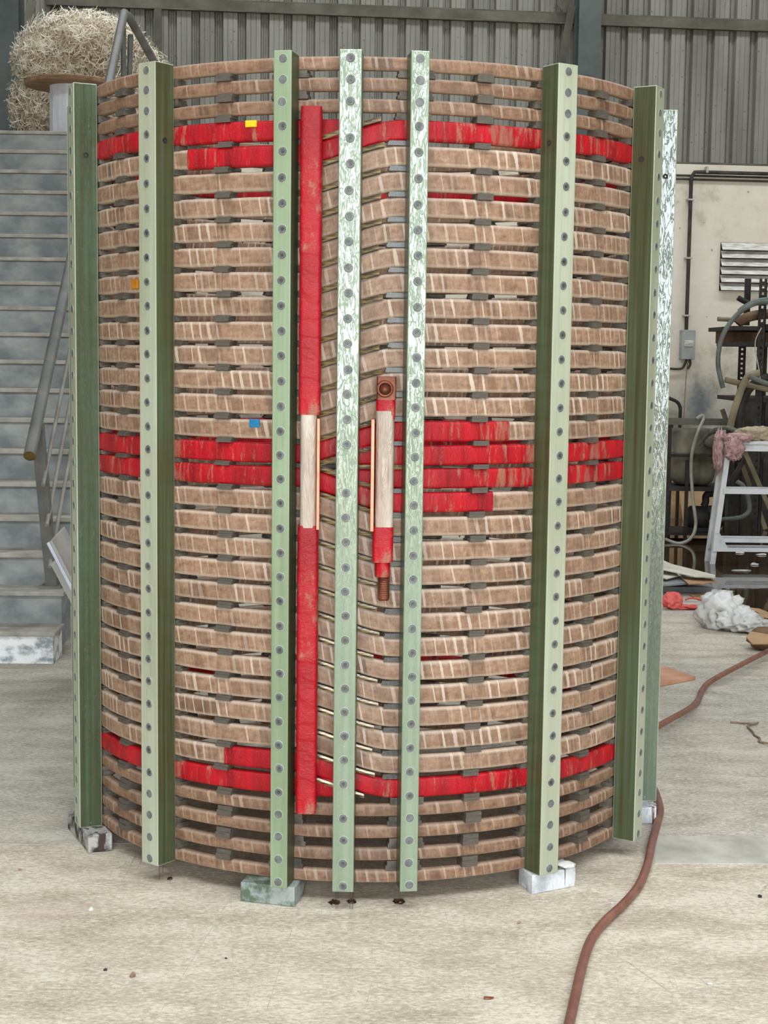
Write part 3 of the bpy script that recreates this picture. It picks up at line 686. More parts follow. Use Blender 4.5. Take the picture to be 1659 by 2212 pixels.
# terminal bars
def vbar(xa, xb, Yf, z0, z1, depth, grow=0.0, rip=0.0, seed=0, taper=0.0, step_=0.012, c=0.009):
    """upright rounded bar seen between pixel columns xa and xb, front face at Yf"""
    zm = (z0 + z1) / 2
    def X(px, z): 
        return at(px, 1000, Yf).x
    x0, x1 = X(xa, zm) - grow, X(xb, zm) + grow; y0, y1 = Yf - grow, Yf + depth + grow
    sec = []
    for (cx, cy, a0) in ((x1 - c, y1 - c, 0), (x0 + c, y1 - c, 90), (x0 + c, y0 + c, 180), (x1 - c, y0 + c, 270)):
        for a in (0, 30, 60, 90): sec.append((cx + c * math.cos(R_(a0 + a)), cy + c * math.sin(R_(a0 + a))))
    n = len(sec); N = max(2, int((z1 - z0) / step_)); vs = []; mx, my = (x0 + x1) / 2, (y0 + y1) / 2
    for i in range(N + 1):
        z = z0 + (z1 - z0) * i / N; e = min(i, N - i); s = 1 + (0 if e > 1 else (-0.05 if e == 0 else -0.01)) * (1 if rip else 0)
        w_ = rip * noise.noise(Vector((seed, 0, z * 14))) + 0.5 * rip * math.sin(z * 130 + seed)
        sh = -0.0065 * (z - 1.05) if True else 0
        for (x, y) in sec: vs.append((mx + (x - mx) * s * (1 + w_) + 0.0, my + (y - my) * s * (1 + w_), z))
    b = MB(); b.add(vs, [(i * n + j, i * n + (j + 1) % n, (i + 1) * n + (j + 1) % n, (i + 1) * n + j) for i in range(N) for j in range(n)], 0, True)
    b.add(vs[:n], [tuple(range(n - 1, -1, -1))]); b.add(vs[-n:], [tuple(range(n))]); return b
YF = -0.846
b = vbar(648, 684, YF, 0.26, 1.9, 0.042); bar1 = b.build('terminal_bar', 'wrap', coil, label='long upright terminal bar with a bare pale middle')
vbar(645, 690, YF, 1.2085, 1.925, 0.045, 0.001, 0.03, 1).build('red_wrapping', 'red_bar', bar1, label='red wrapping')
vbar(644, 688, YF, 0.237, 0.944, 0.045, 0.001, 0.03, 2).build('red_wrapping', 'red_bar', bar1, label='red wrapping')
vbar(684, 690.5, YF - 0.008, 0.936, 1.200, 0.05, 0, 0, 0, 0, 0.1, 0.001).build('copper_plate', 'copper', bar1, label='bright copper plate seen edge on')
b = vbar(811, 851, YF - 0.006, 0.9, 1.22, 0.046); bar2 = b.build('terminal_bar', 'wrap', coil, label='short upright terminal bar with a water port')
vbar(811, 853, YF - 0.006, 1.2, 1.250, 0.046, 0.0, 0.02, 3).build('red_wrapping', 'red_bar', bar2, label='red wrapping')
vbar(806, 852, YF - 0.007, 0.858, 0.943, 0.046, 0.0, 0.03, 4).build('red_wrapping', 'red_bar', bar2, label='red wrapping')
vbar(812, 846, YF - 0.004, 0.822, 0.862, 0.042, 0.0, 0.02, 5, 0, 0.008, 0.016).build('red_wrapping', 'red_bar', bar2, label='narrow red wrapping')
vbar(812, 854, YF - 0.006, 1.246, 1.301, 0.046, 0.0, 0, 0, 0, 0.02, 0.004).build('copper_head', 'copper_dull', bar2, label='dull copper head block')
P = at(831.5, 840, YF - 0.006); b = MB()
b.lathe([(0.0205, 0.0), (0.0205, 0.010), (0.0185, 0.016), (0.0185, 0.026), (0.0145, 0.027), (0.0138, 0.012), (0.0138, 0.002), (0.0001, 0.0012)], P, (0, -1, 0), 28, 0, True)
b.build('water_port', 'copper_dull', bar2, label='round copper water port')
b = MB(); P0 = at(829, 1247, YF + 0.017); b.lathe([(0.0001, 0.006)] + [(0.0150 if i % 2 else 0.0132, 0.006 - i * 0.0022) for i in range(26)] + [(0.012, -0.056), (0.0001, -0.056)], P0, (0, 0, 1), 22, 0, False)
b.build('threaded_stud', 'copper_dull', bar2, label='threaded copper stud')
vbar(801, 808.5, YF - 0.02, 0.935, 1.200, 0.055, 0, 0, 0, 0, 0.1, 0.001).build('copper_plate', 'copper', bar2, label='bright copper plate seen edge on')
# varnish drips hanging from the posts and turns
b = MB()
for (x, th_, z1, ln, r) in [(0, -4.3, 0.05, 0.048, 0.0009), (0, -2.0, 0.05, 0.046, 0.0009), (0, -4.0, 0.05, 0.046, 0.0007), (0, -1.6, 0.05, 0.047, 0.0011), (0, -37.2, 0.05, 0.04, 0.0008), (0, -36.4, 0.05, 0.018, 0.0012)]:
    rr = RO - 0.012; q = Vector((rr * math.sin(R_(th_)), -rr * math.cos(R_(th_)), z1)); b.tube([q, q - Vector((0, 0, ln * 0.4)), q - Vector((0, 0, ln))], [r * 1.6, r * 0.7, r * 0.6], 6)
for _ in range(40):
    th_ = rnd.uniform(-10, 6); k = rnd.choice((30, 31, 32, 33)); rr = RC - rnd.uniform(0.002, 0.02); z1 = ZR[k] - HT[k] / 2
    q = Vector((rr * math.sin(R_(th_)), -rr * math.cos(R_(th_)), z1)); b.tube([q, q - Vector((0, 0, rnd.uniform(0.008, 0.022)))], [0.0007, 0.0004], 5)
for _ in range(150):
    th_ = rnd.uniform(-70, 70); k = rnd.randrange(NR); rr = RC - rnd.uniform(0.003, 0.012)
    q = Vector((rr * math.sin(R_(th_)), -rr * math.cos(R_(th_)), zrow(k, th_ if th_ > TC else th_ + 360) - HT[k] / 2 + 0.001)); b.tube([q, q - Vector((0, 0, 0.0022)), q - Vector((0, 0, rnd.uniform(0.0035, 0.005)))], [0.0028, 0.0022, 0.0004], 6)
o = b.build('varnish_drips', 'drip', coil); o['kind'] = 'stuff'; o['label'] = 'hanging varnish drips'

# support blocks
def block3(name, lab, fl, fr, br, h, mat):
    A, B_, D = gp(*fl), gp(*fr), gp(*br); E_ = A + (D - B_)
    b = MB(); b.hexa([A, B_, D, E_] + [q + Vector((0, 0, h)) for q in (A, B_, D, E_)]); return tag(b.build(name, mat, bevel=0.003), lab, 'block', 'blocks under the posts')
block3('support_block', 'mottled green grey block under the post left of centre', (519, 1947), (636, 1960), (657, 1932), 0.0499, 'block_green')
block3('support_block', 'white block streaked with brown drips under the right post', (1149, 1933), (1243, 1915), (1212, 1892), 0.0499, 'block_white')
block3('support_block', 'charred black and white block under the far left post', (191, 1843), (243, 1838), (196, 1785), 0.0499, 'block_dirty')
block3('support_block', 'grey stained block behind the far right post by the brown hose', (1376, 1781), (1417, 1780), (1416, 1750), 0.0499, 'block_white')
for q, lab, rad, mat, sd in (((198, 1779), 'white crumpled scrap on the charred block', (0.014, 0.013, 0.008), 'stone_pale', 3), ((1225, 1872), 'pale flaked scrap beside the white streaked block', (0.022, 0.016, 0.008), 'stone_pale', 5), ((1394, 1722), 'dark and white crumpled scrap on the far right block', (0.02, 0.02, 0.012), 'stone_brown', 8)):
    P = gp(q[0], q[1], 0.055); b = MB(); vs, fs = crumple((P.x, P.y, 0.061), rad, sd, 2, 0.4, 2.0, 0.0505); b.add(vs, fs); tag(b.build('scrap', mat), lab, 'scrap')

# ================================================================== STAIRS
SH, ST, SY = 0.145, 0.19, 2.02; SX0, SX1 = -3.6, -1.352
st = thing('staircase', 'grey painted concrete staircase climbing to the landing at left', 'stairs', ((SX0 + SX1) / 2, SY, 0))
for nstep in range(1, 20):
    y0 = SY + (nstep - 1) * ST; last = nstep == 19; y1 = 9.0 if last else y0 + ST; xr = SX1 if nstep < 3 else SX1 + 0.0
    b = MB(); b.box((SX0, y0, max(0, (nstep - 1) * SH - 0.1) if nstep > 1 else 0.0), (xr, y1, nstep * SH - 0.022))
    s_ = b.build('step', 'stair_white' if nstep == 1 else 'stair', st, bevel=0.004)
    b = MB(); b.box((SX0, y0 - 0.014, nstep * SH - 0.0215), (xr + 0.012, y1 + 0.001, nstep * SH)); b.build('tread', 'tread' if nstep > 1 else 'tread', s_, bevel=0.005)
# railing
ra0 = at(64, 985, 1.93); ra1 = at(268, 28, 5.25); dr = (ra1 - ra0).normalized()
ral = thing('stair_railing', 'grey tubular handrail with rods along the staircase', 'railing', (ra0.x, 2.33, 0.29))
b = MB(); b.tube([ra0, ra0 + dr * 0.6, ra0 + dr * 2, ra1 - dr * 0.05, ra1, ra1 + Vector((0.02, 0.05, -0.01)), at(300, 75, 5.6), at(332, 132, 5.9), at(345, 160, 6.0)], 0.0265, 14); tr = b.build('top_rail', 'rail', ral)
b = MB(); b.lathe([(0.0001, -0.002), (0.022, -0.002), (0.0265, -0.001)], ra0, dr, 14, 0, False); b.build('pipe_end', 'pipe_end', tr, label='rusty pipe end')
pb = gp(113, 1268, 0.29); pt = ra0 + dr * 0.24; pt = Vector((pt.x, pt.y, pt.z - 0.02))
b = MB(); b.bar(pb, pt, 0.05, 0.05, up=(0, 1, 0)); b.build('rail_post', 'rail', ral, bevel=0.003)
b = MB(); b.box((pb.x - 0.05, pb.y - 0.05, 0.2895), (pb.x + 0.05, pb.y + 0.05, 0.30)); b.build('base_plate', 'rail', ral)
p2 = at(251, 165, 5.1); p2b = Vector((p2.x - 0.01, 5.46, 2.757))
for (xx, yy, x2, y2, Y) in ((266, 60, 268, 175, 5.45), (282, 75, 276, 175, 5.5)):
    b = MB(); b.tube([at(xx, yy, Y), Vector((at(x2, y2, Y).x, Y, 2.757))], 0.018, 8); b.build('rail_post', 'rail', ral)
for q0, Yq in (((93, 1048), 2.09), ((101, 1135), 2.16), ((107, 1225), 2.24)):
    a = at(*q0, Yq); c = a + dr * 3.4
    b = MB(); b.tube([a, a + dr * 0.2, c], 0.0095, 8); b.build('rail_rod', 'rod', ral)

# pale channel leaning by the stairs
A = at(112, 1167, 1.65); B_ = at(139, 1137, 2.02); G = gp(284, 1499, 0.012); d = (G - A); sd = (B_ - A)
n_ = d.cross(sd).normalized(); n_ = n_ if n_.z > 0 else -n_
lc = thing('leaning_channel', 'pale metal channel leaning on the floor beside the stairs', 'channel', G)
b = MB(); v8 = [A - n_ * 0.012, A + d - n_ * 0.012, A + d + sd - n_ * 0.012, A + sd - n_ * 0.012, A, A + d, A + d + sd, A + sd]; b.hexa(v8); b.build('web', 'galv', lc, bevel=0.002)
b = MB(); e1 = -n_ * 0.026; s1 = sd.normalized() * 0.012; v8 = [A + e1, A + d + e1, A + d + e1 + s1, A + e1 + s1, A - n_ * 0.0125, A + d - n_ * 0.0125, A + d - n_ * 0.0125 + s1, A - n_ * 0.0125 + s1]; b.hexa(v8); b.build('flange', 'galv_edge', lc, bevel=0.002)
b = MB(); b.bar(at(121, 1212, 1.98), at(200, 1360, 1.8), 0.05, 0.02, up=(0, 1, 0)); tag(b.build('lower_flange', 'galv'), 'lower flange of the pale channel by the stairs', 'batten')  # bar forms the channel's other flange

# ================================================================== LANDING: straw and cable reel
ZL = 19 * SH
Yr = 6.1; rc = at(152, 178, Yr); rl = thing('cable_reel', 'cable reel with wooden flange and white wrapped drum', 'reel', (rc.x, Yr, ZL + 0.0005))
b = MB(); b.lathe([(0.0001, 0), (0.145, 0), (0.14, rc.z - ZL - 0.03), (0.0001, rc.z - ZL - 0.03)], (rc.x, Yr, ZL + 0.0005), (0, 0, 1), 16, 0, False); b.build('drum', 'film', rl)
b = MB(); b.lathe([(0.0001, -0.03), (0.305, -0.03), (0.31, -0.025), (0.31, -0.002), (0.305, 0.003), (0.0001, 0.003)], rc, (0, 0, 1), 40, 0, False); b.build('flange', 'wood', rl)
lumps = [((at(185, 118, 6.95)), (0.50, 0.55, 0.30)), ((at(118, 140, 6.8)), (0.30, 0.35, 0.20)), ((at(240, 150, 7.1)), (0.36, 0.45, 0.30)), ((at(110, 230, 7.0)), (0.30, 0.35, 0.32)), ((at(300, 200, 7.3)), (0.30, 0.4, 0.35)), (at(200, 250, 7.0), (0.6, 0.4, 0.35))]
b = MB()
for j, (c, rad) in enumerate(lumps):
    vs, fs = crumple(c, [q * 0.86 for q in rad], 11 + j, 3, 0.18, 2.2, ZL + 0.002); b.add(vs, fs, 0, True)
core = b.build('straw_heap', 'straw_core'); tag(core, 'large tangled heap of pale straw on the landing', 'straw', None, 'stuff')
b = MB()
for i in range(15000):
    c, rad = lumps[rnd.choices(range(6), (5, 3, 3, 3, 2, 3))[0]]
    while True:
        dvec = Vector((rnd.gauss(0, 1), rnd.gauss(0, 1), rnd.gauss(0, 1))).normalized()
        if dvec.y < 0.35: break
    P = Vector(c) + Vector((dvec.x * rad[0], dvec.y * rad[1], dvec.z * rad[2])) * rnd.uniform(0.86, 1.03)
    if P.z < ZL + 0.01: continue
    tdir = dvec.cross(Vector((rnd.gauss(0, 1), rnd.gauss(0, 1), rnd.gauss(0, 1) * 1.2))).normalized(); L = rnd.uniform(0.03, 0.10); wd = rnd.uniform(0.0016, 0.0034)
    sd = dvec.cross(tdir).normalized(); pts = []
    curl = rnd.uniform(-1.6, 1.6); cu2 = rnd.uniform(-0.5, 0.9)
    q = P.copy(); dd = tdir.copy()
    for k in range(5):
        pts.append(q.copy()); q = q + dd * (L / 4); dd = (dd + sd * curl * 0.35 + dvec * cu2 * 0.3).normalized()
    vs = []
    for q in pts: vs += [q - sd * wd, q + sd * wd + dvec * wd * 0.6]
    b.add(vs, [(2 * k, 2 * k + 1, 2 * k + 3, 2 * k + 2) for k in range(4)])
s_ = b.build('straw_strands', 'straw', core); s_['kind'] = 'stuff'

# ================================================================== RIGHT-HAND WALL FITTINGS
def tube_thing(name, lab, cat, pts, r, mat, n=10, group=None, sp=0):
    b = MB(); b.tube(spline(pts, sp) if sp else pts, r, n); return tag(b.build(name, mat), lab, cat, group)
v0, v1 = atw(1482, 716, 0.052), atw(1494, 376, 0.052); v0.x = v1.x = (v0.x + v1.x) / 2
vx = v1.x; v0 = Vector((v1.x, v1.y, v0.z))
cp = thing('conduit_pipe', 'dark conduit bending from the wall top down to the grey switch box', 'conduit', v0)
bend = [v0, v1 - Vector((0, 0, 0.06)), v1 - Vector((0, 0, 0.02)) + WT * 0.006, v1 + WT * 0.03 + Vector((0, 0, 0.018)), v1 + WT * 0.08 + Vector((0, 0, 0.02)), v1 + WT * 5.0 + Vector((0, 0, 0.02))]
b = MB(); b.tube(bend, 0.0175, 10); b.build('pipe', 'conduit', cp)
for y in (432, 558, 682):
    P = atw(1488, y, 0.03); b = MB(); b.obox(Vector((vx, v1.y, P.z)) + WN * 0.014, WT, WN, (0, 0, 1), 0.065, 0.072, 0.018); b.build('clip', 'clip', cp, bevel=0.004)
P = atw(1526, 367, 0.042); b = MB(); b.obox(P, WT, WN, (0, 0, 1), 0.02, 0.072, 0.06); b.build('clip', 'clip', cp, bevel=0.004)
for yy, rr_, lab in ((379, 0.010, 'upper thin conduit along the plaster wall under the dark one'), (387, 0.009, 'lowest thin conduit along the plaster wall')):
    a = atw(1440, yy - 1, 0.02); c = a + WT * 6.0; tube_thing('conduit_pipe', lab, 'conduit', [a, c], rr_, 'conduit', 8, 'wall conduits')
jb0, jb1 = atw(1466, 776, 0.0), atw(1497, 713, 0.0); bc = (jb0 + jb1) / 2
jb = thing('switch_box', 'grey metal switch box on the plaster wall', 'switch box', (bc.x, bc.y, jb0.z))
hx, hz = abs((jb1 - jb0).dot(WT)), jb1.z - jb0.z
b = MB(); b.obox(bc - WN * 0.045, WT, WN, (0, 0, 1), hx, 0.088, hz); b.build('body', 'box', jb, bevel=0.006)
b = MB(); b.obox(bc - WN * 0.092 + Vector((0, 0, 0.01)), WT, WN, (0, 0, 1), 0.085, 0.012, 0.055); pl = b.build('window', 'louver', jb, bevel=0.003)
for k in (-1, 0, 1):
    b = MB(); b.obox(bc - WN * 0.100 + WT * k * 0.024 + Vector((0, 0, 0.006)), WT, WN, (0, 0, 1), 0.014, 0.01, 0.02); b.build('breaker', 'clip', pl)
b = MB(); q0 = bc + Vector((0, 0, -hz / 2)) - WN * 0.045
for (pp) in ([q0, q0 + Vector((-0.02, 0, -0.05)), q0 + Vector((-0.06, 0, -0.09)), q0 + WT * -0.25 + Vector((0, 0, -0.085)), q0 + WT * -0.5 + Vector((0, 0, -0.07))], [q0 + WT * 0.03, q0 + WT * 0.035 + Vector((0, 0, -0.05)), q0 + WT * 0.01 + Vector((0, 0, -0.09))]):
    b.tube(spline(pp, 6), 0.011, 8)
b.build('cable', 'conduit', jb)
b = MB(); b.tube(spline([q0 + WT * 0.02, q0 + WT * 0.0 + Vector((0, 0, -0.15)), q0 + WT * -0.01 + Vector((0, 0, -0.5)), q0 + WT * -0.03 + Vector((0, 0, -0.95))], 8), 0.004, 6); b.build('thin_wire', 'twine', jb)
# louvre vent
lv0, lv1 = atw(1553, 628), atw(1668, 526); lw = (lv1 - lv0).dot(WT)
lv = thing('louver_vent', 'galvanised louvre vent with tilted slats in the plaster wall', 'vent', (lv0.x, lv0.y, lv0.z))
c = (lv0 + lv1) / 2
b = MB(); b.obox(c - WN * 0.004, WT, WN, (0, 0, 1), lw, 0.008, lv1.z - lv0.z); b.build('backing', 'dark', lv)
for k in range(6):
    z = lv1.z - (k + 0.5) * (lv1.z - lv0.z) / 6; ctr = Vector((c.x, c.y, z)) - WN * 0.04
    b = MB(); b.obox(ctr, WT, WN * math.cos(R_(55)) + Vector((0, 0, math.sin(R_(55)))), (WN * -math.sin(R_(55)) + Vector((0, 0, math.cos(R_(55))))), lw, 0.082, 0.004); b.build('slat', 'louver', lv)

# rack of hoses and pipes
YR = 6.5
rk = thing('storage_rack', 'dark perforated steel rack loaded with hoses and pipes at the right edge', 'rack', (at(1650, 1165, YR).x, YR, 0))
def upright(x0, x1, y0, Y, nm='upright'):
    a, c = at(x0, y0, Y), at(x1, y0, Y); b = MB(); wd = c.x - a.x; hs = 0.004; nh = 30; zt = a.z; pz = zt / 40
    # perforated angle: strips around square holes
    hw_ = wd * 0.3
    b.box((a.x, Y, 0), (a.x + (wd - hw_) / 2, Y + hs, zt)); b.box((a.x + (wd + hw_) / 2, Y, 0), (a.x + wd, Y + hs, zt))
    for k in range(40): b.box((a.x + (wd - hw_) / 2 - .0005, Y, k * pz), (a.x + (wd + hw_) / 2 + .0005, Y + hs, k * pz + pz * 0.6))
    b.box((a.x + wd - 0.004, Y, 0), (a.x + wd, Y + 0.045, zt)); b.build(nm, 'dark', rk)
upright(1641, 1658, 602, YR); upright(1596, 1612, 742, 7.3); upright(1641, 1660, 700, 7.35)
xr0 = at(1584, 708, YR).x; xr1 = at(1760, 708, YR).x
for yy, x0 in ((708, 1584), (742, 1603), (863, 1604), (985, 1606)):
    z = at(1620, yy, YR).z; b = MB(); b.box((at(x0, yy, YR).x, YR + 0.005, z - 0.018), (xr1, YR + 0.80, z + 0.012)); b.build('shelf', 'dark', rk)
z = at(1620, 740, YR).z; b = MB(); b.box((at(1603, 740, YR).x, 7.32, z), (xr1, 7.34, at(1620, 711, YR).z)); b.build('back_panel', 'rust', rk)
P0, P1 = at(1614, 602, 6.9), at(1614, 703, 6.9)
b = MB(); b.obox((P0 + P1) / 2, (1, 0, 0), (0, 1, 0), (0, 0, 1), 0.042, 0.03, (P0 - P1).length); tag(b.build('steel_offcut', 'dark'), 'short dark steel flat standing on the top shelf', 'steel offcut')
def hose(lab, px, Y, r, mat='hose', nm='hose', cat='hose', grp='hoses on the rack'):
    return tube_thing(nm, lab, cat, [at(x, y, Y if not isinstance(Y, list) else Y[i]) for i, (x, y) in enumerate(px)], r, mat, 12, grp, 8)
hose('grey hose arching down from the top shelf to an open end', [(1700, 652), (1660, 652), (1625, 658), (1592, 680), (1566, 715), (1554, 750), (1551, 785), (1556, 815), (1562, 838)], 6.4, 0.0175)
hose('greenish hose running behind the arching grey hose', [(1700, 646), (1660, 646), (1635, 650), (1612, 660), (1596, 672)], 6.48, 0.015, 'hose_green')
hose('rusty curved pipe lying on the top shelf', [(1594, 700), (1602, 692), (1620, 684), (1650, 679), (1700, 676)], 6.6, 0.036, 'rust', 'pipe', 'pipe')
hose('short brass stub pipe poking out left above the hose', [(1550, 689), (1568, 690), (1600, 691)], 6.7, 0.0165, 'tan_board', 'pipe', 'pipe', 'pipe stubs on the rack')
hose('short dark pipe end beside the standing steel flat', [(1594, 643), (1606, 650), (1622, 657)], 6.8, 0.02, 'dark', 'pipe', 'pipe', 'pipe stubs on the rack')
hose('grey brown pipe with open end lying across the middle shelf', [(1566, 820), (1590, 826), (1625, 834), (1680, 845)], 6.42, 0.021, 'tan_board', 'pipe', 'pipe', 'pipe stubs on the rack')
hose('thick tan hose drooping from the middle shelf', [(1640, 806), (1618, 812), (1605, 832), (1594, 862), (1584, 893), (1577, 925)], 6.34, 0.026, 'tan_board')
hose('thick dark hose drooping behind the tan one', [(1660, 815), (1635, 826), (1616, 842), (1603, 870), (1596, 905), (1594, 955)], 6.44, 0.034, 'dark')
hose('grey pipe elbow crossing over the drooping hoses', [(1618, 812), (1630, 818), (1648, 826), (1680, 836)], 6.28, 0.018, 'hose')
hose('thin white wire dangling down the rack upright', [(1645, 708), (1632, 735), (1633, 765), (1640, 800), (1642, 818), (1652, 830), (1670, 838)], 6.4, 0.004, 'clip', 'wire', 'wire', None)

# tank in its stand, pump below
YT = 6.75
tk0, tk1 = at(1456, 1048, YT), at(1558, 930, YT); tw = tk1.x - tk0.x; th_ = tk1.z - tk0.z
stn = thing('tank_stand', 'dark steel stand carrying the olive tank', 'stand', (at(1500, 1170, YT).x, YT + 0.15, 0))
zsh = tk0.z - 0.012
b = MB(); b.box((at(1443, 1050, YT).x, YT - 0.02, zsh - 0.03), (at(1576, 1050, YT).x, YT + 0.42, zsh)); b.build('shelf', 'dark', stn)
for px, Y in ((1445, YT), (1485, YT - 0.015), (1572, YT), (1448, YT + 0.4), (1570, YT + 0.4)):
    b = MB(); q = at(px, 1000, Y); zt = at(1445, 915, YT).z if px != 1485 else zsh + 0.2; b.box((q.x - 0.012, Y - 0.012, 0), (q.x + 0.012, Y + 0.012, zt)); b.build('leg', 'dark', stn)
b = MB(); q0, q1 = at(1441, 910, YT - 0.03), at(1588, 912, YT - 0.03); b.bar(q0, q1, 0.03, 0.05); b.build('top_rail', 'steel_brown', stn)
b = MB(); q0, q1 = at(1441, 984, YT - 0.02), at(1562, 986, YT - 0.02); b.bar(q0, q1, 0.02, 0.02); b.build('cross_bar', 'dark', stn)
b = MB(); b.box((at(1443, 1050, YT).x, YT - 0.02, 0.04), (at(1576, 1050, YT).x, YT + 0.42, 0.06)); b.build('shelf', 'dark', stn)
tkt = thing('water_tank', 'grimy olive plastic tank with rounded bottom in the stand', 'tank', (tk0.x + tw / 2, YT + 0.2, tk0.z))
cx = tk0.x + tw / 2; pts = []
b = MB(); n = 32; rings = [(0.0, 0.70), (0.02, 0.86), (0.06, 0.96), (0.10, 0.985), (th_ * 0.55, 1.0), (th_ * 0.56, 1.025), (th_ * 0.60, 1.025), (th_ * 0.61, 1.0), (th_ * 0.95, 1.0), (th_, 0.97), (th_, 0.90), (th_ * 0.9, 0.88)]
vs = []
for h_, s_ in rings:
    for k in range(n):
        a = 2 * math.pi * k / n; ca, sa = math.cos(a), math.sin(a); e = 0.55
        vs.append((cx + math.copysign(abs(ca) ** e, ca) * tw / 2 * s_, YT + 0.2 + math.copysign(abs(sa) ** e, sa) * 0.17 * s_, tk0.z + h_))
N = len(rings); b.add(vs, [(i * n + k, i * n + (k + 1) % n, (i + 1) * n + (k + 1) % n, (i + 1) * n + k) for i in range(N - 1) for k in range(n)], 0, True)
b.add(vs[:n], [tuple(range(n - 1, -1, -1))]); b.add(vs[-n:], [tuple(range(n))]); b.build('body', 'tank', tkt)
b = MB(); c = at(1535, 952, YT + 0.02); b.lathe([(0.05, -0.02), (0.055, 0.0), (0.045, 0.03), (0.0001, 0.035)], c, (0, -0.7, 0.7), 18); b.build('filler_cap', 'tank', tkt)
tube_thing('clear_hose', 'milky hose hanging down in front of the olive tank', 'hose', [at(1505, 905, 6.69), at(1517, 897, 6.70), at(1520, 905, 6.69), at(1508, 932, 6.65), at(1496, 972, 6.65), at(1493, 1015, 6.65), at(1497, 1080, 6.62), at(1503, 1125, 6.6), at(1499, 1152, 6.55), at(1486, 1168, 6.5), at(1464, 1174, 6.5), at(1438, 1165, 6.6)], 0.0125, 'hose_clear', 10, None, 8)
tube_thing('grey_hose', 'grey hose looping from the tank onto the white trestle', 'hose', [at(1510, 960, 6.70), at(1524, 945, 6.62), at(1545, 928, 6.4), at(1570, 924, 6.1), at(1592, 931, 5.9), at(1612, 936, 5.75)], 0.0155, 'hose', 10, None, 8)
tube_thing('return_hose', 'grey hose curling behind the white trestle to the pump', 'hose', [at(1592, 1040, 6.2), at(1607, 1052, 6.2), at(1617, 1080, 6.2), at(1618, 1102, 6.2), at(1606, 1115, 6.2), at(1585, 1120, 6.25), at(1560, 1122, 6.4), at(1535, 1127, 6.6)], 0.016, 'hose', 10, None, 8)
tube_thing('bent_pipe', 'dark bent pipe rising beside the glossy post above the tank', 'pipe', [at(1425, 852, 7.6), at(1445, 860, 7.6), at(1462, 868, 7.6), at(1469, 880, 7.6), at(1469, 905, 7.6), Vector((at(1469, 905, 7.6).x, 7.6, 0.004))], 0.014, 'dark', 10, None, 5)
q0 = at(1560, 884, 7.45); b = MB(); b.bar(q0, Vector((q0.x + 0.38, 7.45, 0.012)), 0.035, 0.02, up=(0, 1, 0)); tag(b.build('timber_offcut', 'tan_board'), 'tan timber offcut propped behind the tank stand rail', 'timber')
pu = at(1520, 1120, 6.75); pm = thing('water_pump', 'dark round water pump under the tank stand shelf', 'pump', (pu.x, 6.75, 0.061))
b = MB(); b.lathe([(0.0001, -0.08), (0.07, -0.08), (0.085, -0.06), (0.085, 0.06), (0.06, 0.08), (0.0001, 0.08)], (pu.x - 0.02, 6.85, pu.z), (1, 0, 0), 22); b.build('motor', 'dark', pm)
b = MB(); b.lathe([(0.0001, -0.05), (0.095, -0.045), (0.10, 0.0), (0.095, 0.045), (0.03, 0.05), (0.0001, 0.05)], (pu.x + 0.08, 6.85, pu.z - 0.01), (0, -1, 0), 22); b.build('casing', 'dark', pm)
b = MB(); b.tube(spline([(pu.x + 0.02, 6.85, pu.z + 0.08), at(1524, 1085, 6.85), at(1525, 1072, 6.85), at(1533, 1066, 6.85), at(1555, 1066, 6.85)], 6), 0.028, 12); b.build('outlet_elbow', 'dark', pm)
b = MB(); b.box((pu.x - 0.1, 6.78, 0.061), (pu.x + 0.12, 6.94, pu.z - 0.075)); b.build('foot', 'dark', pm)
# cardboard leaning on the wall behind
for x0, x1, y0, y1, Y, lab in ((1440, 1480, 960, 1130, 8.4, 'brown cardboard sheet leaning behind the tank stand at left'), (1470, 1560, 1062, 1120, 8.2, 'tan cardboard sheet standing behind the pump')):
    a, c = at(x0, y1, Y), at(x1, y0, Y); b = MB(); b.hexa([(a.x, Y - 0.1, 0.001), (c.x, Y - 0.1, 0.001), (c.x, Y - 0.08, 0.001), (a.x, Y - 0.08, 0.001), (a.x, Y + 0.1, c.z), (c.x, Y + 0.1, c.z), (c.x, Y + 0.108, c.z), (a.x, Y + 0.108, c.z)]); tag(b.build('cardboard_sheet', 'card'), lab, 'cardboard')
for x0, yt, Y, lab in ((1600, 862, 8.7, 'tall dark sheet added for the shade behind the rack'), (1548, 975, 8.5, 'low dark sheet added for the shade behind the pump and trestle')):
    a, c = at(x0, 1170, Y), at(1780, yt, Y); b = MB(); b.box((a.x, Y, 0.001), (c.x, Y + 0.06, c.z)); tag(b.build('shade_panel', 'dark'), lab, 'panel')  # dark sheets stand in for shade near the wall foot

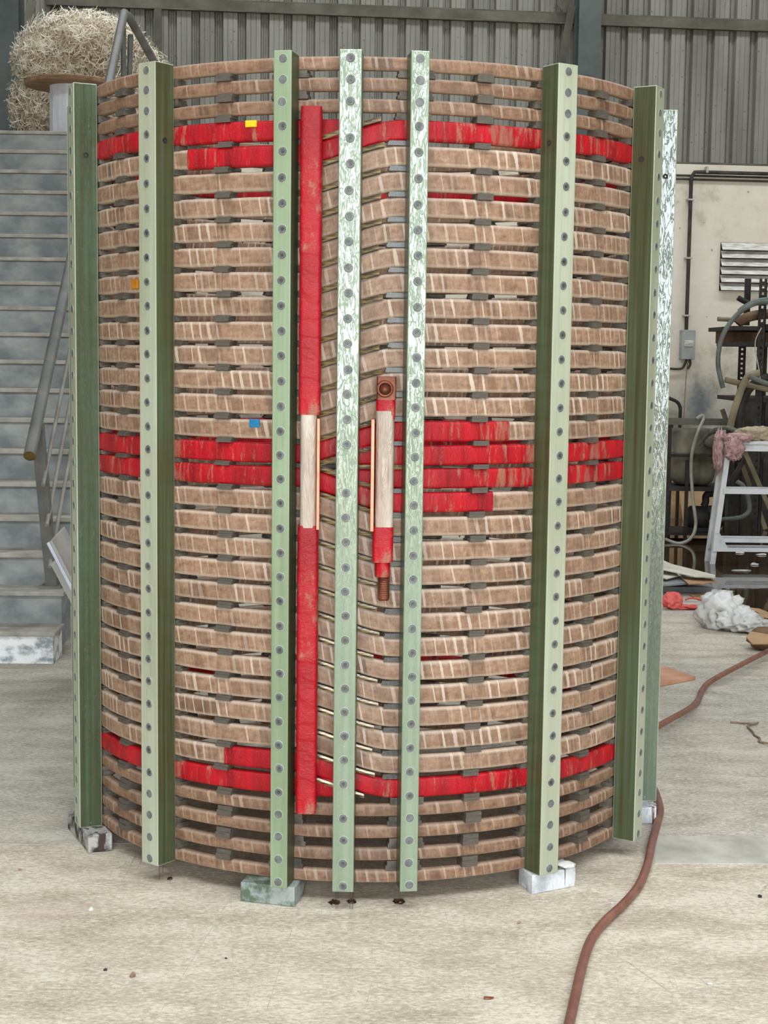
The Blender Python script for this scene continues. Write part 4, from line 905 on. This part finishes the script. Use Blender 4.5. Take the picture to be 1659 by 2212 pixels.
# white trestle with rags
YW = 5.45
tr = thing('white_trestle', 'white painted steel trestle table standing in the puddle', 'trestle', (at(1615, 1218, YW).x, YW + 0.3, 0))
def leg(top, bot, Y, Y2):
    a, c = at(*top, Y), at(*bot, Y); c.z = max(c.z, 0); a.y, c.y = Y2, Y2; b = MB(); b.bar(c, a, 0.035, 0.035, up=(0, 1, 0)); b.build('leg', 'white_steel', tr, bevel=0.002)
zt = at(1600, 953, YW).z; xl, xr2 = at(1563, 950, YW).x, at(1700, 950, YW).x
for Y2 in (YW, YW + 0.14):
    leg((1574, 962), (1538, 1219), YW, Y2); leg((1688, 962), (1724, 1221), YW, Y2)
    b = MB(); b.box((xl + 0.01, Y2 - 0.015, zt - 0.065), (xr2 - 0.01, Y2 + 0.015, zt - 0.02)); b.build('apron', 'white_steel', tr)
    q0, q1 = at(1561, 1060, YW), at(1702, 1062, YW); b = MB(); b.box((q0.x, Y2 - 0.03, q0.z - 0.018), (q1.x, Y2 - 0.018, q0.z + 0.018)); b.build('cross_bar', 'white_steel', tr)
    for ya in (1168, 1186):
        q0, q1 = at(1545, ya, YW), at(1716, ya, YW); b = MB(); b.box((q0.x, Y2 - 0.03 if ya > 1170 else Y2 + 0.02, q0.z - 0.013), (q1.x, Y2 - 0.018 if ya > 1170 else Y2 + 0.035, q0.z + 0.013)); b.build('cross_bar', 'white_steel', tr)
    g = [at(1541, 1150, YW), at(1552, 1150, YW), at(1574, 1190, YW), at(1537, 1190, YW)]; b = MB(); b.hexa([Vector((q.x, Y2 - 0.034, q.z)) for q in (g[3], g[2], g[1], g[0])] + [Vector((q.x, Y2 - 0.024, q.z)) for q in (g[3], g[2], g[1], g[0])]); b.build('gusset', 'white_steel', tr)
    g = [at(1712, 1150, YW), at(1722, 1150, YW), at(1727, 1190, YW), at(1688, 1190, YW)]; b = MB(); b.hexa([Vector((q.x, Y2 - 0.034, q.z)) for q in (g[3], g[2], g[1], g[0])] + [Vector((q.x, Y2 - 0.024, q.z)) for q in (g[3], g[2], g[1], g[0])]); b.build('gusset', 'white_steel', tr)
b = MB(); b.box((xl, YW - 0.03, zt - 0.02), (xr2, YW + 0.2, zt)); b.build('table_top', 'white_steel', tr, bevel=0.003)
b = MB(); b.bar(at(1606, 970, 5.75), at(1672, 1120, 5.75), 0.03, 0.02, up=(0, 1, 0)); b.build('brace', 'tan_board', tr)
b = MB(); b.bar(at(1622, 972, 5.9), at(1575, 1045, 5.9), 0.03, 0.02, up=(0, 1, 0)); b.build('brace', 'dark', tr)
def rag(lab, parts, mat, flat=None):
    b = MB()
    for j, (c, rad, sd) in enumerate(parts):
        vs, fs = crumple(c, rad, sd, 4, 0.5, 3.6, flat); b.add(vs, fs, 0, True)
    tag(b.build('rag', mat), lab, 'rag', 'rags on the trestle')
c1 = at(1594, 948, YW - 0.02); c2 = at(1585, 965, YW - 0.055); c3 = at(1556, 975, YW - 0.02)
rag('pink rag draped over the front edge of the white trestle', [((c1.x, YW - 0.0, zt + 0.02), (0.09, 0.07, 0.03), 2), ((c2.x, YW - 0.07, zt - 0.045), (0.055, 0.025, 0.07), 4)], 'rag_pink')
rag('dull pink rag hanging from the left end of the white trestle', [((c3.x + 0.005, YW + 0.05, zt - 0.07), (0.028, 0.06, 0.13), 6), ((xl + 0.02, YW + 0.05, zt + 0.012), (0.06, 0.06, 0.022), 7)], 'rag_pink')
c4 = at(1635, 935, YW + 0.1); rag('cream crumpled rag lying on top of the white trestle', [((c4.x, YW + 0.12, zt + 0.035), (0.12, 0.08, 0.05), 9)], 'rag_cream')

# puddle, its far end stretched to carry the dark under tank and rack
pp = [(1420, 1196), (1432, 1150), (1445, 1118), (1560, 1112), (1740, 1114), (1760, 1300), (1660, 1334), (1600, 1330), (1560, 1322), (1540, 1290), (1500, 1262), (1450, 1230)]
pg = [gp(*q) for q in pp]; n = len(pg)
b = MB(); b.add([Vector((q.x, q.y, 0.003)) for q in pg] + [Vector((q.x, q.y, -0.002)) for q in pg], [tuple(range(n - 1, -1, -1))] + [(i, (i + 1) % n, n + (i + 1) % n, n + i) for i in range(n)])
tag(b.build('puddle', 'water'), 'dark still puddle of water under the white trestle', 'puddle')

# floor litter
def sheet(name, lab, px, th, mat, cat, z=0.0015, lift=None, group=None):
    g = []
    for i, q in enumerate(px):
        zz = z + (lift[i] if lift else 0); P = gp(q[0], q[1], zz); g.append(P)
    n = len(g); nz = (g[1] - g[0]).cross(g[2] - g[0]).z
    if nz < 0: g.reverse()
    b = MB(); b.add(g + [q + Vector((0, 0, th)) for q in g], [tuple(range(n - 1, -1, -1)), tuple(range(n, 2 * n))] + [(i, (i + 1) % n, n + (i + 1) % n, n + i) for i in range(n)])
    return tag(b.build(name, mat), lab, cat, group)
G = 'scrap boards by the puddle'
sheet('scrap_board', 'long cream board lying across the scrap pile by the puddle', [(1424, 1208), (1450, 1220), (1545, 1244), (1545, 1249), (1500, 1247), (1424, 1230)], 0.006, 'card_pale', 'board', 0.10, [0.02, 0.02, 0, 0, 0, 0.02], G)
sheet('scrap_board', 'square pale board tilted at the left of the scrap pile', [(1424, 1228), (1452, 1232), (1466, 1245), (1440, 1252), (1424, 1248)], 0.006, 'card_pale', 'board', 0.085, None, G)
sheet('scrap_board', 'grey board under the cream boards', [(1424, 1245), (1480, 1248), (1492, 1262), (1424, 1268)], 0.01, 'card_grey', 'board', 0.06, None, G)
sheet('cardboard_sheet', 'torn brown cardboard with a ragged edge over the scrap pile', [(1470, 1248), (1535, 1252), (1550, 1258), (1532, 1260), (1520, 1264), (1508, 1262), (1488, 1263)], 0.005, 'card', 'cardboard', 0.075, [0, 0, 0, 0, 0, 0, 0], G)
a0_, a1_ = gp(1424, 1282), gp(1540, 1280)
b = MB(); b.box((a0_.x - .3, a1_.y - 0.02, 0.0015), (a1_.x, a1_.y + 0.14, 0.034)); tag(b.build('steel_bar', 'card_grey'), 'blue grey bar lying flat under the scrap boards', 'bar')
b = MB(); b.box((a0_.x - .3, a1_.y + 0.0, 0.035), (a1_.x - 0.15, a1_.y + 0.16, 0.058)); tag(b.build('steel_bar', 'dark'), 'dark bar stacked on the blue grey bar', 'bar')
sheet('cardboard_sheet', 'flat brown cardboard beside the red plastic', [(1490, 1286), (1540, 1279), (1552, 1290), (1548, 1302), (1510, 1297)], 0.004, 'card', 'cardboard', 0.002, None, G)
sheet('cardboard_sheet', 'brown cardboard lying near the white bag at the water edge', [(1585, 1310), (1640, 1316), (1675, 1330), (1672, 1338), (1620, 1330)], 0.004, 'card', 'cardboard', 0.005, None, G)
sheet('plywood_piece', 'orange plywood offcut half hidden behind the coil', [(1380, 1480), (1418, 1484), (1502, 1468), (1440, 1446), (1395, 1440)], 0.012, 'ply', 'plywood', 0.0015)
P = gp(1452, 1300, 0.04); b = MB(); vs, fs = crumple((P.x, P.y, 0.045), (0.05, 0.035, 0.042), 21, 3, 0.5, 1.3, 0.002); b.add(vs, fs)
vs, fs = crumple((P.x + 0.10, P.y + 0.01, 0.012), (0.10, 0.04, 0.012), 23, 3, 0.4, 1.8, 0.002); b.add(vs, fs); tag(b.build('plastic_scrap', 'red_plastic'), 'crumpled red plastic wrapper on the floor', 'wrapper')
tube_thing('red_strip', 'thin red strap trailing from the red wrapper', 'strap', [gp(1480, 1296, 0.01), gp(1495, 1292, 0.02), gp(1530, 1298, 0.008), gp(1545, 1300, 0.006)], 0.005, 'red_plastic', 6, None, 5)
# white bag
b = MB(); P = gp(1565, 1358, 0.0)
for (dx, dy, z, rad, sd) in ((-0.01, 0.03, 0.085, (0.105, 0.10, 0.09), 31), (0.05, -0.05, 0.055, (0.10, 0.08, 0.055), 33), (0.11, -0.10, 0.035, (0.08, 0.06, 0.035), 35)):
    vs, fs = crumple((P.x + dx, P.y + dy, z), rad, sd, 4, 0.5, 1.7, 0.002); b.add(vs, fs, 0, True)
tag(b.build('plastic_bag', 'bag'), 'crumpled white plastic bag on the floor by the puddle', 'bag')
sheet('cardboard_sheet', 'folded brown cardboard beside the white bag', [(1612, 1378), (1622, 1366), (1680, 1376), (1680, 1392), (1625, 1392)], 0.005, 'card', 'cardboard', 0.10, [0.0, 0.02, 0.02, 0.0, -0.02], G)
P = gp(1668, 1408, 0.0); b = MB(); vs, fs = crumple((P.x, P.y + 0.05, 0.05), (0.10, 0.08, 0.055), 41, 3, 0.25, 1.6, 0.002); b.add(vs, fs, 0, True); tag(b.build('rusty_lump', 'rust'), 'rusty brown lump under the folded cardboard at the right edge', 'scrap')
tube_thing('maroon_pipe', 'dark maroon pipe lying behind the white bag', 'pipe', [gp(1588, 1312, 0.03), gp(1612, 1316, 0.025), gp(1637, 1328, 0.012)], 0.011, 'drip', 8, None, 5)
for q, rad, lab, sd in (((1598, 1196), (0.03, 0.02, 0.008), 'small white flake floating at the back of the puddle', 51), ((1630, 1221), (0.028, 0.022, 0.01), 'white foam scrap floating in the puddle', 52), ((1645, 1200), (0.035, 0.02, 0.008), 'pale flake floating at the right of the puddle', 53), ((1602, 1234), (0.06, 0.01, 0.004), 'thin pale flake strip floating on the puddle', 54)):
    P = gp(*q); b = MB(); vs, fs = crumple((P.x, P.y, 0.006), rad, sd, 2, 0.4, 1.7, 0.0032); b.add(vs, fs); tag(b.build('floating_flake', 'stone_pale'), lab, 'flake', 'flakes on the puddle')
# brown hose across the floor
hp = [(1222, 2240), (1232, 2200), (1243, 2150), (1258, 2085), (1276, 2032), (1305, 1992), (1345, 1955), (1378, 1916), (1397, 1872), (1408, 1822), (1420, 1778), (1426, 1748), (1418, 1716)]
pts = [gp(x, y, 0.0115) for x, y in hp] + [gp(1402, 1680, 0.0115), gp(1388, 1630, 0.0115), gp(1396, 1592, 0.02)] + [gp(x, y, z) for x, y, z in ((1420, 1570, 0.045), (1450, 1553, 0.045), (1490, 1530, 0.03), (1508, 1512, 0.015), (1516, 1492, 0.0115), (1532, 1474, 0.02), (1570, 1452, 0.035), (1620, 1426, 0.04), (1680, 1396, 0.03), (1740, 1370, 0.0115))]
tube_thing('floor_hose', 'long brown hose snaking across the concrete floor past the coil', 'hose', pts, 0.0112, 'cable', 14, None, 8)
tw = [gp(1577, 1560, 0.004), gp(1600, 1562, 0.004), gp(1622, 1563, 0.012), gp(1638, 1561, 0.006), gp(1618, 1566, 0.006), gp(1616, 1571, 0.004), gp(1626, 1580, 0.006), gp(1630, 1588, 0.004), gp(1642, 1595, 0.006), gp(1640, 1602, 0.004), gp(1662, 1606, 0.008), gp(1680, 1612, 0.006)]
tube_thing('twine', 'twisted piece of brown twine on the floor at right', 'twine', tw, [0.0035] * 200, 'twine', 6, None, 6) if False else tube_thing('twine', 'twisted piece of brown twine on the floor at right', 'twine', tw, 0.0036, 'twine', 6, None, 6)
# chips and spots
chips = [((197, 1967), (0.008, 0.006, 0.006), 'stone_pale', 'white chip on the floor left of the coil'), ((228, 2097), (0.005, 0.004, 0.004), 'stone_dark', 'black chip on the floor at lower left'),
         ((287, 2111), (0.008, 0.006, 0.008), 'stone_brown', 'small brown stone beside the black chip'), ((1055, 2158), (0.012, 0.006, 0.004), 'copper_dull', 'small curl of copper on the front floor'),
         ((1322, 1952), (0.006, 0.005, 0.003), 'stone_pale', 'pale flake just left of the brown hose'), ((1641, 1939), (0.006, 0.005, 0.005), 'stone_dark', 'dark chip on the floor at the right edge'),
         ((1532, 2126), (0.007, 0.006, 0.003), 'stone_pale', 'pale flake on the front floor right of the hose'), ((1121, 1995), (0.005, 0.004, 0.005), 'stone_brown', 'tiny brown crumb in front of the white block'),
         ((488, 2071), (0.004, 0.003, 0.002), 'stone_dark', 'tiny dark crumb on the front floor'), ((43, 1880), (0.006, 0.005, 0.003), 'stone_brown', 'tiny brown crumb at the left edge of the floor')]
for j, (q, rad, mat, lab) in enumerate(chips):
    P = gp(*q); b = MB(); vs, fs = crumple((P.x, P.y, rad[2] * 0.6), [q * 0.85 for q in rad], 60 + j, 1, 0.6, 1.5, 0.0004); b.add(vs, fs); tag(b.build('floor_chip', mat), lab, 'chip')
spots = [((722, 1950), 0.012, 'glossy dark varnish blob under the left edge of the centre post'), ((760, 1948), 0.010, 'small dark varnish blob under the right edge of the centre post'), ((862, 1948), 0.013, 'dark varnish spot under the post right of centre'), ((367, 1899), 0.006, 'small dark varnish drop under the second post from left')]
for j, (q, r_, lab) in enumerate(spots):
    P = gp(*q); b = MB(); vs, fs = crumple((P.x, P.y, 0.001), (r_, r_ * 1.3, 0.0035), 80 + j, 3, 0.6, 1.8, 0.0004); b.add(vs, fs, 0, True); tag(b.build('varnish_spot', 'drip'), lab, 'spot')
